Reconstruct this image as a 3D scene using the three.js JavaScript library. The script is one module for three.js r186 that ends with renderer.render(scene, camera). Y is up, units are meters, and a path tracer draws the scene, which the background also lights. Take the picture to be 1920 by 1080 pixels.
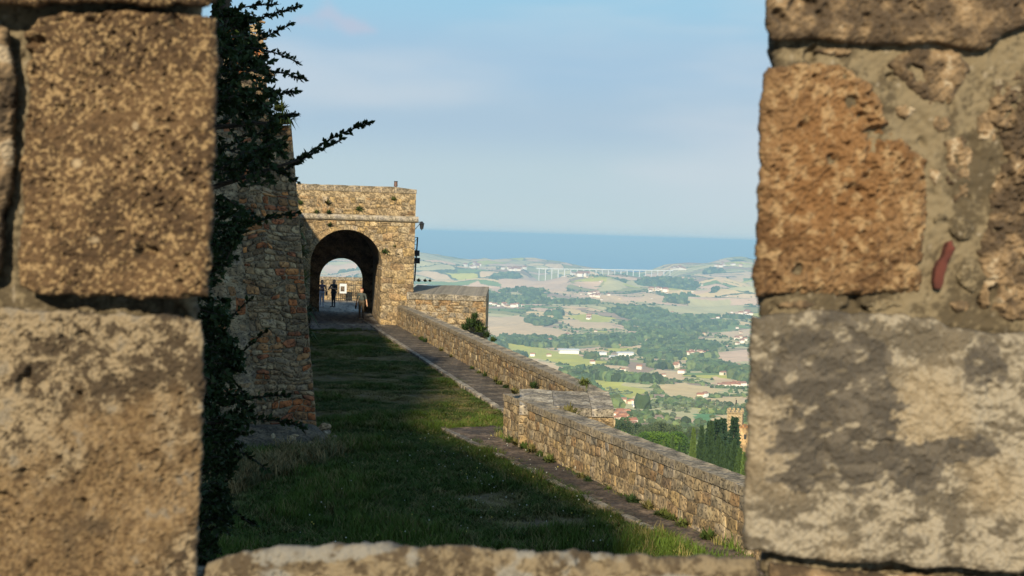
import * as THREE from 'three';
import { mergeGeometries } from 'three/addons/utils/BufferGeometryUtils.js';
import { MarchingCubes } from 'three/addons/objects/MarchingCubes.js';

// ------------------------------------------------------------------ camera, sky, sun, exposure
const scene = new THREE.Scene(), T0 = Date.now();
const R = Math.PI / 180;
const FPX = 2400;                                   // focal length in pixels of a 1920 px wide picture
const camera = new THREE.PerspectiveCamera(2 * Math.atan(540 / FPX) / R, 16 / 9, 0.1, 400000);
camera.rotation.set(-Math.atan(102 / FPX), 0, 1.75 * R, 'YXZ');
camera.position.set(0, 0, 0);
camera.focus = 45; camera.userData.fStop = 9.5;
camera.updateMatrixWorld(true);

const renderer = new THREE.WebGLRenderer({ antialias: true });
renderer.toneMapping = THREE.LinearToneMapping;
renderer.toneMappingExposure = 1.6;
renderer.shadowMap.enabled = true;

const SUN_H = 10 * R, SUN_E = 25 * R;                // light comes from behind and a little from the left, low
const sunDir = new THREE.Vector3(-Math.sin(SUN_H) * Math.cos(SUN_E), Math.sin(SUN_E), Math.cos(SUN_H) * Math.cos(SUN_E));
const sun = new THREE.DirectionalLight(new THREE.Color().setRGB(1, 0.86, 0.63), 4.6);
sun.position.copy(sunDir).multiplyScalar(200); sun.target.position.set(0, 0, 0);
sun.castShadow = true; sun.shadow.radius = 4; sun.shadow.mapSize.set(4096, 4096);
Object.assign(sun.shadow.camera, { left: -60, right: 60, top: 60, bottom: -60, near: 1, far: 500 });
scene.add(sun, sun.target);

// ------------------------------------------------------------------ noise
function hash(x, y, z) { let h = Math.imul(x, 374761393) ^ Math.imul(y, 668265263) ^ Math.imul(z, 2147483647 - 1013904223); h = Math.imul(h ^ (h >>> 13), 1274126177); h ^= h >>> 16; return (h >>> 0) / 4294967295; }
function vn(x, y, z) {
  const xi = Math.floor(x), yi = Math.floor(y), zi = Math.floor(z); let u = x - xi, v = y - yi, w = z - zi;
  u = u * u * (3 - 2 * u); v = v * v * (3 - 2 * v); w = w * w * (3 - 2 * w);
  const a = hash(xi, yi, zi), b = hash(xi + 1, yi, zi), c = hash(xi, yi + 1, zi), d = hash(xi + 1, yi + 1, zi);
  const e = hash(xi, yi, zi + 1), f = hash(xi + 1, yi, zi + 1), g = hash(xi, yi + 1, zi + 1), h = hash(xi + 1, yi + 1, zi + 1);
  const p = a + (b - a) * u, q = c + (d - c) * u, r = e + (f - e) * u, s = g + (h - g) * u;
  const m = p + (q - p) * v, n = r + (s - r) * v; return (m + (n - m) * w) * 2 - 1;
}
function fbm(x, y, z, o = 4) { let s = 0, a = 0.5; for (let i = 0; i < o; i++) { s += a * vn(x, y, z); a *= 0.5; x = x * 2.03 + 11.7; y = y * 2.03 + 3.1; z = z * 2.03 + 7.3; } return s; }
function vnp(x, y, p, s) {                         // periodic 2-D value noise
  const xi = Math.floor(x), yi = Math.floor(y); let u = x - xi, v = y - yi; u = u * u * (3 - 2 * u); v = v * v * (3 - 2 * v);
  const m = (n) => ((n % p) + p) % p, a = hash(m(xi), m(yi), s), b = hash(m(xi + 1), m(yi), s), c = hash(m(xi), m(yi + 1), s), d = hash(m(xi + 1), m(yi + 1), s);
  return ((a + (b - a) * u) * (1 - v) + (c + (d - c) * u) * v) * 2 - 1;
}
function fbmp(x, y, p, s, o = 5) { let t = 0, a = 0.5; for (let i = 0; i < o; i++) { t += a * vnp(x * p, y * p, p, s + i); a *= 0.55; p *= 2; } return t; }
function rng(seed) { let t = seed >>> 0; return () => { t = (t + 0x6D2B79F5) >>> 0; let r = Math.imul(t ^ (t >>> 15), 1 | t); r = (r + Math.imul(r ^ (r >>> 7), 61 | r)) ^ r; return ((r ^ (r >>> 14)) >>> 0) / 4294967296; }; }
const ss = (a, b, x) => { x = Math.min(1, Math.max(0, (x - a) / (b - a))); return x * x * (3 - 2 * x); };
const mix = (a, b, t) => a + (b - a) * t;
const mix3 = (a, b, t) => [mix(a[0], b[0], t), mix(a[1], b[1], t), mix(a[2], b[2], t)];
const V = (x, y, z) => new THREE.Vector3(x, y, z);
const C = (r, g, b) => new THREE.Color().setRGB(r, g, b);

// ------------------------------------------------------------------ sky
{
  const W = 2048, H = 1024, data = new Float32Array(W * H * 4);
  const stops = [[-90, [.46, .56, .62]], [0, [.545, .665, .695]], [2.5, [.51, .645, .705]], [5, [.42, .57, .70]], [7.5, [.385, .565, .73]], [10.5, [.345, .60, .78]], [16, [.29, .53, .76]], [35, [.17, .36, .62]], [90, [.10, .25, .50]]];
  for (let j = 0; j < H; j++) {
    const el = (j + 0.5) / H * 180 - 90;
    let k = 0; while (k < stops.length - 2 && el > stops[k + 1][0]) k++;
    const base = mix3(stops[k][1], stops[k + 1][1], ss(stops[k][0], stops[k + 1][0], el));
    for (let i = 0; i < W; i++) {
      const az = (i + 0.5) / W * Math.PI * 2 - Math.PI;            // direction (cos az, sin az) in (x, z)
      const e = el * R, x = Math.cos(e) * Math.cos(az), y = Math.sin(e), z = Math.cos(e) * Math.sin(az);
      let c = base;
      if (el > -2) {
        const wisp = ss(-0.08, 0.42, fbm(x * 3.1, y * 18, z * 3.1, 5)) * ss(-1, 3, el) * 0.6;   // thin high veil
        c = mix3(c, [.62, .69, .75], wisp);
        const aimX = Math.atan2(x, -z) / R;                         // the small pink cloud over the wall
        const dx = (aimX + 8.1) / 2.0, dy = (el - 9.05 - 0.25 * Math.sin(aimX * 2)) / 0.62, puff = fbm(aimX * 1.5, el * 3, 4, 4);
        const m = ss(0.0, 0.75, 1 - Math.sqrt(dx * dx + dy * dy) + puff * 0.75);
        c = mix3(c, [.58, .55, .66], m * 0.5);
      }
      c = [c[0] / 1.6, c[1] / 1.6, c[2] / 1.6];
      const o = (j * W + i) * 4; data[o] = c[0]; data[o + 1] = c[1]; data[o + 2] = c[2]; data[o + 3] = 1;
    }
  }
  const t = new THREE.DataTexture(data, W, H, THREE.RGBAFormat, THREE.FloatType);
  t.mapping = THREE.EquirectangularReflectionMapping; t.magFilter = THREE.LinearFilter; t.needsUpdate = true;
  scene.background = t; scene.environment = t;
}
scene.fog = new THREE.FogExp2(C(0.46, 0.76, 1.0), 8e-5);

// ------------------------------------------------------------------ helpers
const GY = -4.9;                                     // level of the terrace below the eye
function ray(px, py) { return V((px - 960) / FPX, (540 - py) / FPX, -1).applyQuaternion(camera.quaternion); }
function at(px, py, depth) { const d = ray(px, py); return d.multiplyScalar(depth / -d.z); }
function g(px, py) { const d = ray(px, py); return d.multiplyScalar(GY / d.y); }
const taken = new Map();
function numbered(n) { const k = taken.get(n) || 0; taken.set(n, k + 1); return k ? n + '_' + String(k).padStart(3, '0') : n; }
function shadow(o) { o.castShadow = true; o.receiveShadow = true; return o; }
function thing(name, label, category, group) { const o = new THREE.Group(); o.name = numbered(name); o.userData = { label, category }; if (group) o.userData.group = group; scene.add(o); return o; }
function part(name, geo, mat, parent) { const m = shadow(new THREE.Mesh(geo, mat)); m.name = name; parent.add(m); return m; }
function solo(name, label, category, geo, mat, group) { const m = shadow(new THREE.Mesh(geo, mat)); m.name = numbered(name); m.userData = { label, category }; if (group) m.userData.group = group; scene.add(m); return m; }
function struct(name, geo, mat) { const m = shadow(new THREE.Mesh(geo, mat)); m.name = numbered(name); m.userData = { kind: 'structure' }; scene.add(m); return m; }
function geoFrom(pos, idx, uv, col) {
  const q = new THREE.BufferGeometry(); q.setAttribute('position', new THREE.Float32BufferAttribute(pos, 3));
  if (uv) q.setAttribute('uv', new THREE.Float32BufferAttribute(uv, 2));
  if (col) q.setAttribute('color', new THREE.Float32BufferAttribute(col, 3));
  if (idx) q.setIndex(idx); q.computeVertexNormals(); return q;
}
function tex(N, fn, srgb = false) {
  const d = new Uint8Array(N * N * 4);
  for (let j = 0; j < N; j++) for (let i = 0; i < N; i++) { const c = fn((i + .5) / N, (j + .5) / N), o = (j * N + i) * 4; for (let k = 0; k < 3; k++) d[o + k] = Math.max(0, Math.min(255, c[k] * 255)); d[o + 3] = 255; }
  const t = new THREE.DataTexture(d, N, N); t.wrapS = t.wrapT = THREE.RepeatWrapping; t.magFilter = THREE.LinearFilter; t.minFilter = THREE.LinearMipmapLinearFilter; t.generateMipmaps = true;
  if (srgb) t.colorSpace = THREE.SRGBColorSpace; t.needsUpdate = true; return t;
}
const std = (color, o = {}) => new THREE.MeshStandardMaterial({ color, roughness: 0.92, metalness: 0, ...o });

// shared stone textures: mottling, pores and stains (colour multiplies the material's own)
const stoneMap = tex(512, (u, v) => {
  const a = fbmp(u, v, 4, 1, 6), b = fbmp(u, v, 16, 21, 4), s = ss(0.12, 0.4, fbmp(u, v, 3, 41, 5));
  let k = 0.82 + a * 0.36 + b * 0.22; const pit = ss(0.22, 0.34, fbmp(u, v, 26, 61, 2)); k *= 1 - 0.28 * pit;
  return [k * mix(1, .80, s), k * mix(.97, .79, s), k * mix(.92, .80, s)];
}, true);
const stoneBump = tex(512, (u, v) => { const k = 0.6 + fbmp(u, v, 6, 71, 6) * 0.45 - 0.5 * ss(0.2, 0.36, fbmp(u, v, 26, 61, 2)); return [k, k, k]; });
function stoneMats(list) { return list.map(c => std(C(...c), { map: stoneMap, bumpMap: stoneBump, bumpScale: 0.03 })); }
const goldMats = stoneMats([[.42, .325, .19], [.47, .37, .225], [.37, .29, .18], [.44, .36, .25], [.34, .25, .14], [.44, .325, .165], [.40, .335, .23]]);
const greyMats = stoneMats([[.34, .29, .22], [.40, .34, .25], [.28, .25, .20], [.38, .30, .19]]);
const rubbleMats = stoneMats([[.37, .26, .145], [.42, .31, .18], [.31, .225, .135], [.44, .335, .20], [.33, .22, .115]]);
const brickMats = stoneMats([[.50, .18, .06], [.55, .24, .08], [.42, .16, .07], [.52, .28, .12]]);
const mortarMat = std(C(.38, .30, .19), { map: stoneMap, bumpMap: stoneBump, bumpScale: 0.04 });
const capMats = stoneMats([[.36, .33, .27], [.42, .38, .31], [.31, .28, .23]]);
const copeMats = stoneMats([[.40, .34, .24], [.45, .38, .27], [.36, .31, .23]]);
const iron = std(C(.03, .03, .032), { roughness: 0.6, metalness: 0.6 });

// one block of masonry: outline in (u, v) on a wall given by frame(u, v, w), w outwards
function blockGeo(poly, frame, proud, cham, back, rnd, round = 0.12) {
  const n = poly.length; let cu = 0, cv = 0; for (const p of poly) { cu += p[0] / n; cv += p[1] / n; }
  const pos = [], uv = [], idx = [], ou = rnd() * 7, ov = rnd() * 7, sw = rnd() < .5;
  const put = (u, v, w) => { const p = frame(u, v, w); pos.push(p.x, p.y, p.z); const a = (u + ou) / 1.1, b = (v + ov - w) / 1.1; uv.push(sw ? b : a, sw ? a : b); };
  put(cu + (rnd() - .5) * .02, cv, proud + (rnd() - .2) * cham * .8);
  for (const p of poly) { const dx = cu - p[0], dy = cv - p[1], l = Math.hypot(dx, dy) || 1, k = Math.min(cham, l * .4) / l; put(p[0] + dx * k, p[1] + dy * k, proud + (rnd() - .5) * cham * .7); }
  for (const p of poly) put(p[0], p[1], proud - cham * (.8 + rnd() * .4));
  for (const p of poly) put(p[0], p[1], -back);
  for (let i = 0; i < n; i++) { const j = (i + 1) % n; idx.push(0, 1 + i, 1 + j); for (let r = 0; r < 2; r++) { const a = 1 + r * n, b = a + n; idx.push(a + i, b + i, b + j, a + i, b + j, a + j); } }
  return geoFrom(pos, idx, uv);
}
// courses of stones over a wall L long and H high; every stone is a part of parent
function courses(parent, frame, L, H, o) {
  const rnd = rng(o.seed), jit = o.jit ?? .03, joint = o.joint ?? .014; let v = 0, row = 0, n = 0; const list = [];
  while (v < H - 0.02) {
    let h = o.row[0] + rnd() * (o.row[1] - o.row[0]); if (H - v - h < o.row[0] * .6) h = H - v;
    let u = -rnd() * o.w[1] * .6;
    while (u < L - 0.01) {
      let w = o.w[0] + Math.pow(rnd(), 1.4) * (o.w[1] - o.w[0]); if (L - u - w < o.w[0] * .6) w = L - u;
      const u0 = Math.max(0, u), u1 = Math.min(L, u + w); u += w;
      if (u1 - u0 < .05) continue;
      const bits = (rnd() < (o.split ?? .12) && h > .2) ? [[v, v + h * (.4 + rnd() * .2)], null] : [[v, v + h]];
      if (bits[1] === null) bits[1] = [bits[0][1], v + h];
      for (const [a, b] of bits) {
        const um = (u0 + u1) / 2, vm = (a + b) / 2;
        let P = [[u0, a], [um, a], [u1, a], [u1, vm], [u1, b], [um, b], [u0, b], [u0, vm]];
        P = P.map(([x, y]) => {
          const ex = (x > .01 && x < L - .01) ? jit * 2 * vn(x * 2.7, y * 3.3, o.seed) : 0, ey = (y > .01 && y < H - .01) ? jit * 1.6 * vn(x * 2.1 + 9, y * 3.1, o.seed + 5) : 0;
          let X = x + ex, Y = y + ey; X += Math.sign(um - x) * joint * (.6 + rnd()) * (x === um ? 0 : 1) + (rnd() - .5) * jit * .3; Y += Math.sign(vm - y) * joint * (.6 + rnd()) * (y === vm ? 0 : 1) + (rnd() - .5) * jit * .3; return [X, Y];
        });
        if (o.cornerCut !== 0) for (const c of [0, 2, 4, 6]) { const k = (o.cornerCut ?? .12) * rnd(); P[c] = [mix(P[c][0], um, k), mix(P[c][1], vm, k)]; }
        if (o.shape) { P = o.shape(P, um, vm); if (!P) continue; }
        const mats = o.pick ? o.pick(um, vm, rnd) : o.mats;
        const q = blockGeo(P, frame, (o.proud ?? .02) * (.3 + rnd()), o.cham ?? .018, .06, rnd); list.push([q, mats[Math.floor(rnd() * mats.length)], seenSize(q)]); n++;
      }
    }
    v += h; row++;
  }
  settle(parent, o.name || 'stone', list);
  return n;
}
function seenSize(q) { q.computeBoundingSphere(); const c = q.boundingSphere.center.clone(), d = c.length(), p = c.applyQuaternion(camera.quaternion.clone().invert()); const x = 960 - FPX * p.x / p.z, y = 540 + FPX * p.y / p.z; return (p.z < 0 && x > 360 && x < 1430 && y > -20 && y < 1090 ? 1 : .001) * q.boundingSphere.radius / d; }
function settle(parent, name, list, most = 300) {      // the stones that show largest are parts; the rest one part
  list.sort((a, b) => b[2] - a[2]); const had = parent.children.filter(c => c.name === name).length, k = Math.max(0, most - had);
  list.slice(0, k).forEach(([q, m]) => part(name, q, m, parent)); const rest = list.slice(k);
  if (rest.length) { const by = new Map(); for (const [q, m] of rest) { if (!by.has(m)) by.set(m, []); by.get(m).push(q); } for (const [m, l] of by) part(name + '_courses', join(l), m, parent).userData.kind = 'stuff'; }
}
// a slab of wall given by frame: front at w = 0, back at w = -t
function slabGeo(frame, L, H, t, nu = 1, nv = 1) {
  const pos = [], uv = [], idx = [];
  const quad = (f, a, b) => { const o = pos.length / 3; for (let j = 0; j <= b; j++) for (let i = 0; i <= a; i++) { const [p, x, y] = f(i / a, j / b); pos.push(p.x, p.y, p.z); uv.push(x, y); } for (let j = 0; j < b; j++) for (let i = 0; i < a; i++) { const k = o + j * (a + 1) + i; idx.push(k, k + 1, k + a + 2, k, k + a + 2, k + a + 1); } };
  quad((s, q) => [frame(s * L, q * H, 0), s * L, q * H], nu, nv);
  quad((s, q) => [frame(L - s * L, q * H, -t), s * L, q * H], nu, nv);
  quad((s, q) => [frame(s * L, H, -q * t), s * L, q * t], nu, 1);
  quad((s, q) => [frame(L, q * H, -s * t), s * t, q * H], 1, nv);
  quad((s, q) => [frame(0, q * H, -t + s * t), s * t, q * H], 1, nv);
  return geoFrom(pos, idx, uv);
}
function boxAt(x, y, z, w, h, d, ry = 0) { const q = new THREE.BoxGeometry(w, h, d); q.rotateY(ry); q.translate(x, y, z); return q; }
function bar(a, b, r, seg = 6, r2 = r) { const d = b.clone().sub(a), q = new THREE.CylinderGeometry(r2, r, d.length(), seg); q.applyQuaternion(new THREE.Quaternion().setFromUnitVectors(V(0, 1, 0), d.clone().normalize())); q.translate((a.x + b.x) / 2, (a.y + b.y) / 2, (a.z + b.z) / 2); return q; }
const plain = (q) => { const r = q.index ? q.toNonIndexed() : q; for (const k of Object.keys(r.attributes)) if (!['position', 'normal', 'uv'].includes(k)) r.deleteAttribute(k); return r; };
const join = (l) => mergeGeometries(l.map(plain));
console.log('helpers', Date.now() - T0);

// ------------------------------------------------------------------ the far land
const PROFILE = [[0, -30], [60, -34], [150, -40], [255, -56], [300, -60], [380, -68], [700, -115], [1100, -161], [1500, -201], [2500, -282], [3800, -347], [5000, -376], [6800, -384], [9000, -378], [11500, -378], [13000, -352], [14500, -500], [16500, -640], [19000, -660]];
function landY(x, z) {
  const d = Math.hypot(x, z); let k = 0; while (k < PROFILE.length - 2 && d > PROFILE[k + 1][0]) k++;
  const t = (d - PROFILE[k][0]) / (PROFILE[k + 1][0] - PROFILE[k][0]); let y = mix(PROFILE[k][1], PROFILE[k + 1][1], Math.max(0, Math.min(1, t)));
  y += ss(250, 1500, d) * 13 * fbm(x / 330, z / 330, 3.3, 3);
  y += ss(1200, 5000, d) * 52 * fbm(x / 900 + 5, z / 900, 8.1, 3);
  const far = ss(5200, 9000, d) * (1 - ss(14500, 16500, d));
  if (far > 0) { const r = 1 - Math.abs(vn(x / 1500 + 2.2, z / 1100, 1.7)), r2 = 1 - Math.abs(vn(x / 620 + 7, z / 480, 4.7)); y += far * ((r - .55) * 150 + (r2 - .5) * 90 + 34 * fbm(x / 300, z / 300, 6, 3)); }
  const az = Math.atan2(x, -z) / R; const rim = ss(9500, 12600, d) * (1 - ss(14000, 16500, d));
  y += rim * (100 * ss(6.2, 9.5, az) + 46 * (1 - ss(-4, -1.5, az)));
  y -= 115 * ss(.3, 1.4, az) * (1 - ss(6, 7.4, az)) * ss(8700, 10500, d) * (1 - ss(11900, 12700, d));
  return y;
}
function landAt(px, py) {
  const d = ray(px, py); let a = 120, b = 0; const h = (t) => d.y * t - landY(d.x * t, d.z * t);
  for (let t = 120; t < 15500; t *= 1.012) { if (h(t) < 0) { b = t; break; } a = t; }
  if (!b) return null; for (let i = 0; i < 18; i++) { const m = (a + b) / 2; if (h(m) < 0) b = m; else a = m; }
  return V(d.x * b, landY(d.x * b, d.z * b), d.z * b);
}
const TAN = [.66, .46, .25], GOLD = [.68, .49, .23], PINK = [.64, .43, .27], OLIVE = [.31, .29, .10], GREEN = [.18, .25, .06], YELL = [.48, .45, .08], BROWN = [.36, .24, .15], PALE = [.52, .45, .21], WOOD = [.045, .075, .035], LUSH = [.11, .25, .08];
const fieldsPx = [
  [PINK, [911, 555, 938, 525, 986, 524, 1003, 536, 972, 548]], [PINK, [983, 520, 1041, 517, 1072, 531, 1055, 546, 1027, 546, 1000, 534]], [PINK, [1079, 529, 1127, 525, 1117, 539, 1089, 537]],
  [PALE, [1113, 546, 1182, 522, 1206, 537, 1158, 544]], [TAN, [1192, 565, 1227, 548, 1241, 561, 1223, 568]], [PINK, [1299, 551, 1333, 536, 1344, 544, 1309, 553]], [PALE, [1234, 572, 1296, 561, 1364, 561, 1399, 582, 1330, 589, 1261, 589]],
  [GREEN, [1017, 568, 1062, 558, 1086, 568]], [TAN, [1110, 555, 1155, 551, 1189, 572, 1165, 572]], [YELL, [1065, 592, 1103, 589, 1158, 596, 1151, 604, 1089, 603]], [TAN, [1048, 599, 1076, 599, 1155, 606, 1141, 616, 1089, 615]],
  [TAN, [895, 594, 972, 591, 1079, 627, 1000, 637, 895, 634]], [LUSH, [985, 612, 1030, 618, 1050, 628, 1010, 624]], [BROWN, [1065, 579, 1100, 577, 1096, 583]], [PINK, [870, 536, 905, 528, 900, 545, 880, 552]], [TAN, [1330, 520, 1400, 505, 1410, 520, 1350, 532]], [PALE, [1370, 545, 1420, 535, 1420, 552]],
  [YELL, [945, 642, 1022, 653, 1095, 668, 1131, 689, 1095, 697, 1022, 676, 945, 664]], [TAN, [975, 664, 1022, 679, 1059, 694, 1037, 700]], [YELL, [1047, 699, 1108, 706, 1205, 734, 1192, 747, 1114, 722]], [LUSH, [1099, 722, 1154, 731, 1199, 748, 1187, 754, 1130, 740]],
  [GOLD, [1233, 725, 1285, 717, 1356, 731, 1306, 748, 1248, 745]], [BROWN, [1166, 674, 1224, 686, 1218, 703, 1175, 693]], [TAN, [1227, 692, 1282, 698, 1282, 714, 1236, 708]], [LUSH, [1303, 777, 1358, 772, 1328, 793, 1306, 796]], [TAN, [1340, 705, 1385, 713, 1378, 724, 1337, 723]],
  [PINK, [1345, 662, 1405, 655, 1405, 677, 1364, 679]], [GREEN, [1300, 610, 1370, 606, 1400, 612, 1340, 622]], [TAN, [1350, 622, 1410, 615, 1412, 632, 1370, 636]], [GOLD, [1196, 741, 1230, 746, 1215, 757, 1188, 752]], [PALE, [1225, 756, 1320, 768, 1300, 790, 1200, 772]], [GOLD, [1330, 792, 1372, 776, 1385, 792, 1345, 800]], [PALE, [1150, 745, 1210, 760, 1205, 780, 1150, 770]], [GOLD, [1320, 748, 1400, 742, 1400, 756, 1330, 758]],
  [PINK, [600, 500, 655, 492, 672, 506, 620, 514]],
];
const woodsPx = [[1158, 592, 1244, 591, 1412, 596, 1344, 623, 1192, 625], [986, 596, 1051, 587, 1055, 610, 1000, 610], [917, 551, 1027, 544, 1020, 566, 945, 562], [1202, 660, 1236, 629, 1300, 629, 1310, 652, 1266, 673, 1221, 681], [1297, 668, 1345, 668, 1360, 690, 1405, 704, 1405, 722, 1358, 701, 1303, 692], [1080, 640, 1200, 632, 1200, 642, 1085, 650], [940, 634, 1010, 640, 1080, 634, 1190, 640, 1190, 652, 1090, 656, 1000, 650, 945, 640], [1240, 548, 1300, 552, 1320, 562, 1240, 566], [1060, 700, 1105, 700, 1145, 690, 1135, 700, 1100, 708, 1062, 706], [1128, 702, 1180, 716, 1222, 736, 1205, 738, 1130, 710]];
function toWorld(a) { const o = []; for (let i = 0; i < a.length; i += 2) { const p = landAt(a[i], a[i + 1]); if (p) o.push([p.x, p.z]); } return o; }
const fields = fieldsPx.map(([c, a]) => ({ c, p: toWorld(a) })).filter(f => f.p.length > 2), woods = woodsPx.map(a => ({ p: toWorld(a) })).filter(f => f.p.length > 2);
for (const f of [...fields, ...woods]) { f.x0 = Math.min(...f.p.map(q => q[0])); f.x1 = Math.max(...f.p.map(q => q[0])); f.z0 = Math.min(...f.p.map(q => q[1])); f.z1 = Math.max(...f.p.map(q => q[1])); }
function inPoly(p, x, z) { let s = false; for (let i = 0, j = p.length - 1; i < p.length; j = i++) if ((p[i][1] > z) !== (p[j][1] > z) && x < (p[j][0] - p[i][0]) * (z - p[i][1]) / (p[j][1] - p[i][1]) + p[i][0]) s = !s; return s; }
const hit = (list, x, z) => { for (const f of list) if (x > f.x0 && x < f.x1 && z > f.z0 && z < f.z1 && inPoly(f.p, x, z)) return f; return null; };
const PAL = [TAN, GOLD, PALE, OLIVE, GREEN, PALE, TAN, PALE, YELL, PINK, PALE, BROWN, OLIVE, PINK];
function cell(x, z, s) {                              // patchwork of fields: which one, and how near its hedge
  const a = 0.5 + 0.6 * vn(x / 2600, z / 2600, 2), c = Math.cos(a), q = Math.sin(a), X = (x * c + z * q) / s, Z = (z * c - x * q) / (s * .55), xi = Math.floor(X), zi = Math.floor(Z); let b1 = 9, b2 = 9, id = 0;
  for (let j = -1; j <= 1; j++) for (let i = -1; i <= 1; i++) { const u = xi + i, v = zi + j, dx = u + hash(u, v, 3) - X, dz = v + hash(u, v, 4) - Z, d = Math.max(Math.abs(dx), Math.abs(dz)) + .25 * Math.min(Math.abs(dx), Math.abs(dz)); if (d < b1) { b2 = b1; b1 = d; id = hash(u, v, 7); } else if (d < b2) b2 = d; }
  return [id, b2 - b1];
}
function cellSize(d) { return d < 1500 ? 62 : d < 5200 ? 135 : 270; }
function landColour(x, z, s) {
  const w = s * .10, X = x + w * vn(x / s * 2.3, z / s * 2.3, 1) + w * .25 * vn(x / s * 11, z / s * 11, 9), Z = z + w * vn(x / s * 2.3, z / s * 2.3, 5) + w * .25 * vn(x / s * 11, z / s * 11, 19);
  let c; const wd = fbm(x / 120, z / 120, 14, 3) > .05 && hit(woods, X, Z); let plough = 0;
  if (wd) c = WOOD; else {
    const f = hit(fields, X, Z); const [id, e] = cell(X, Z, s);
    if (f) c = f.c; else { c = PAL[Math.floor(id * PAL.length) % PAL.length]; if (e < .07) c = [.09, .115, .045]; if (fbm(x / (s * 2.2), z / (s * 2.2), 12, 3) > .33) c = WOOD; }
    plough = 1; const dir = id * 6.28, t = (x * Math.cos(dir) + z * Math.sin(dir)) / (s * .035);
    const m = 1 + .10 * vn(t, 3, id * 20) + .16 * fbm(x / (s * .35), z / (s * .35), 3, 4); c = [c[0] * m, c[1] * m, c[2] * m];
  }
  return c;
}
const SRGB = (v) => v <= .0031308 ? v * 12.92 : 1.055 * Math.pow(v, 1 / 2.4) - .055;
function landZone(name, x0, x1, z0, z1, wide, step, N, M, lower) {
  const d = new Uint8Array(N * M * 4);
  for (let j = 0; j < M; j++) for (let i = 0; i < N; i++) { const x = mix(x0, x1, (i + .5) / N), z = mix(z0, z1, (j + .5) / M), c = landColour(x, z, cellSize(-(z0 + z1) / 2)), o = (j * N + i) * 4; for (let k = 0; k < 3; k++) d[o + k] = 255 * SRGB(Math.min(1, Math.max(0, c[k]))); d[o + 3] = 255; }
  const t = new THREE.DataTexture(d, N, M); t.wrapS = t.wrapT = THREE.MirroredRepeatWrapping; t.magFilter = THREE.LinearFilter; t.colorSpace = THREE.SRGBColorSpace; t.needsUpdate = true;
  const nx = Math.round(2 * wide / step), nz = Math.round((z0 - z1) / step), pos = [], uv = [], idx = [];
  for (let j = 0; j <= nz; j++) for (let i = 0; i <= nx; i++) { const x = -wide + i * step, z = z0 + (z1 - z0) * j / nz; pos.push(x, landY(x, z) - lower * (1 - ss(0, 12 * step, z0 - z)), z); uv.push((x - x0) / (x1 - x0), (z - z0) / (z1 - z0)); }
  for (let j = 0; j < nz; j++) for (let i = 0; i < nx; i++) { const k = j * (nx + 1) + i; idx.push(k, k + 1, k + nx + 2, k, k + nx + 2, k + nx + 1); }
  const m = std(C(1, 1, 1), { map: t, roughness: 1 }); return struct(name, geoFrom(pos, idx, uv), m);
}
landZone('hillside', -420, 660, -8, -1600, 1400, 8, 1280, 1280, 0);
landZone('valley', -1300, 1900, -1500, -5200, 4500, 22, 1536, 1536, 3);
landZone('hills', -4300, 4600, -5000, -17500, 12000, 52, 1536, 1536, 8);
{ // sea
  const bump = tex(256, (u, v) => { const k = .5 + fbmp(u, v, 8, 5, 5) * .5; return [k, k, k]; });
  const q = new THREE.PlaneGeometry(360000, 200000, 8, 8); q.rotateX(-Math.PI / 2); q.translate(0, -600, -112000);
  struct('sea', q, new THREE.MeshPhysicalMaterial({ color: C(.07, .24, .39), roughness: .32, metalness: 0, specularIntensity: 1 }));
}
console.log('land', Date.now() - T0);

// trees far away: rounded crowns cut from a jittered icosahedron
function crownGeo(seed, detail = 1) { const q = new THREE.IcosahedronGeometry(1, detail), p = q.attributes.position; for (let i = 0; i < p.count; i++) { const v = V(p.getX(i), p.getY(i), p.getZ(i)), k = 1 + .32 * vn(v.x * 2.1 + seed, v.y * 2.1, v.z * 2.1) + .2 * vn(v.x * 5 + seed, v.y * 5, v.z * 5); p.setXYZ(i, v.x * k, v.y * k * .85 + .5, v.z * k); } q.computeVertexNormals(); return q; }
const leafFar = std(C(1, 1, 1), { roughness: 1 });
function scatter(name, label, category, list, seed) {
  const m = new THREE.InstancedMesh(crownGeo(seed), leafFar, list.length), o = new THREE.Object3D(), r = rng(seed);
  list.forEach(([x, z, s, c], i) => { o.position.set(x, landY(x, z) - s * .1, z); o.scale.set(s * (.8 + r() * .5), s * (.8 + r() * .6), s * (.8 + r() * .5)); o.rotation.y = r() * 6.3; o.updateMatrix(); m.setMatrixAt(i, o.matrix); const k = .5 + r() * 1.0; m.setColorAt(i, C(c[0] * k, c[1] * k, c[2] * k)); });
  m.name = name; m.userData = { kind: 'stuff', label, category }; shadow(m); scene.add(m); return m;
}
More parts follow.
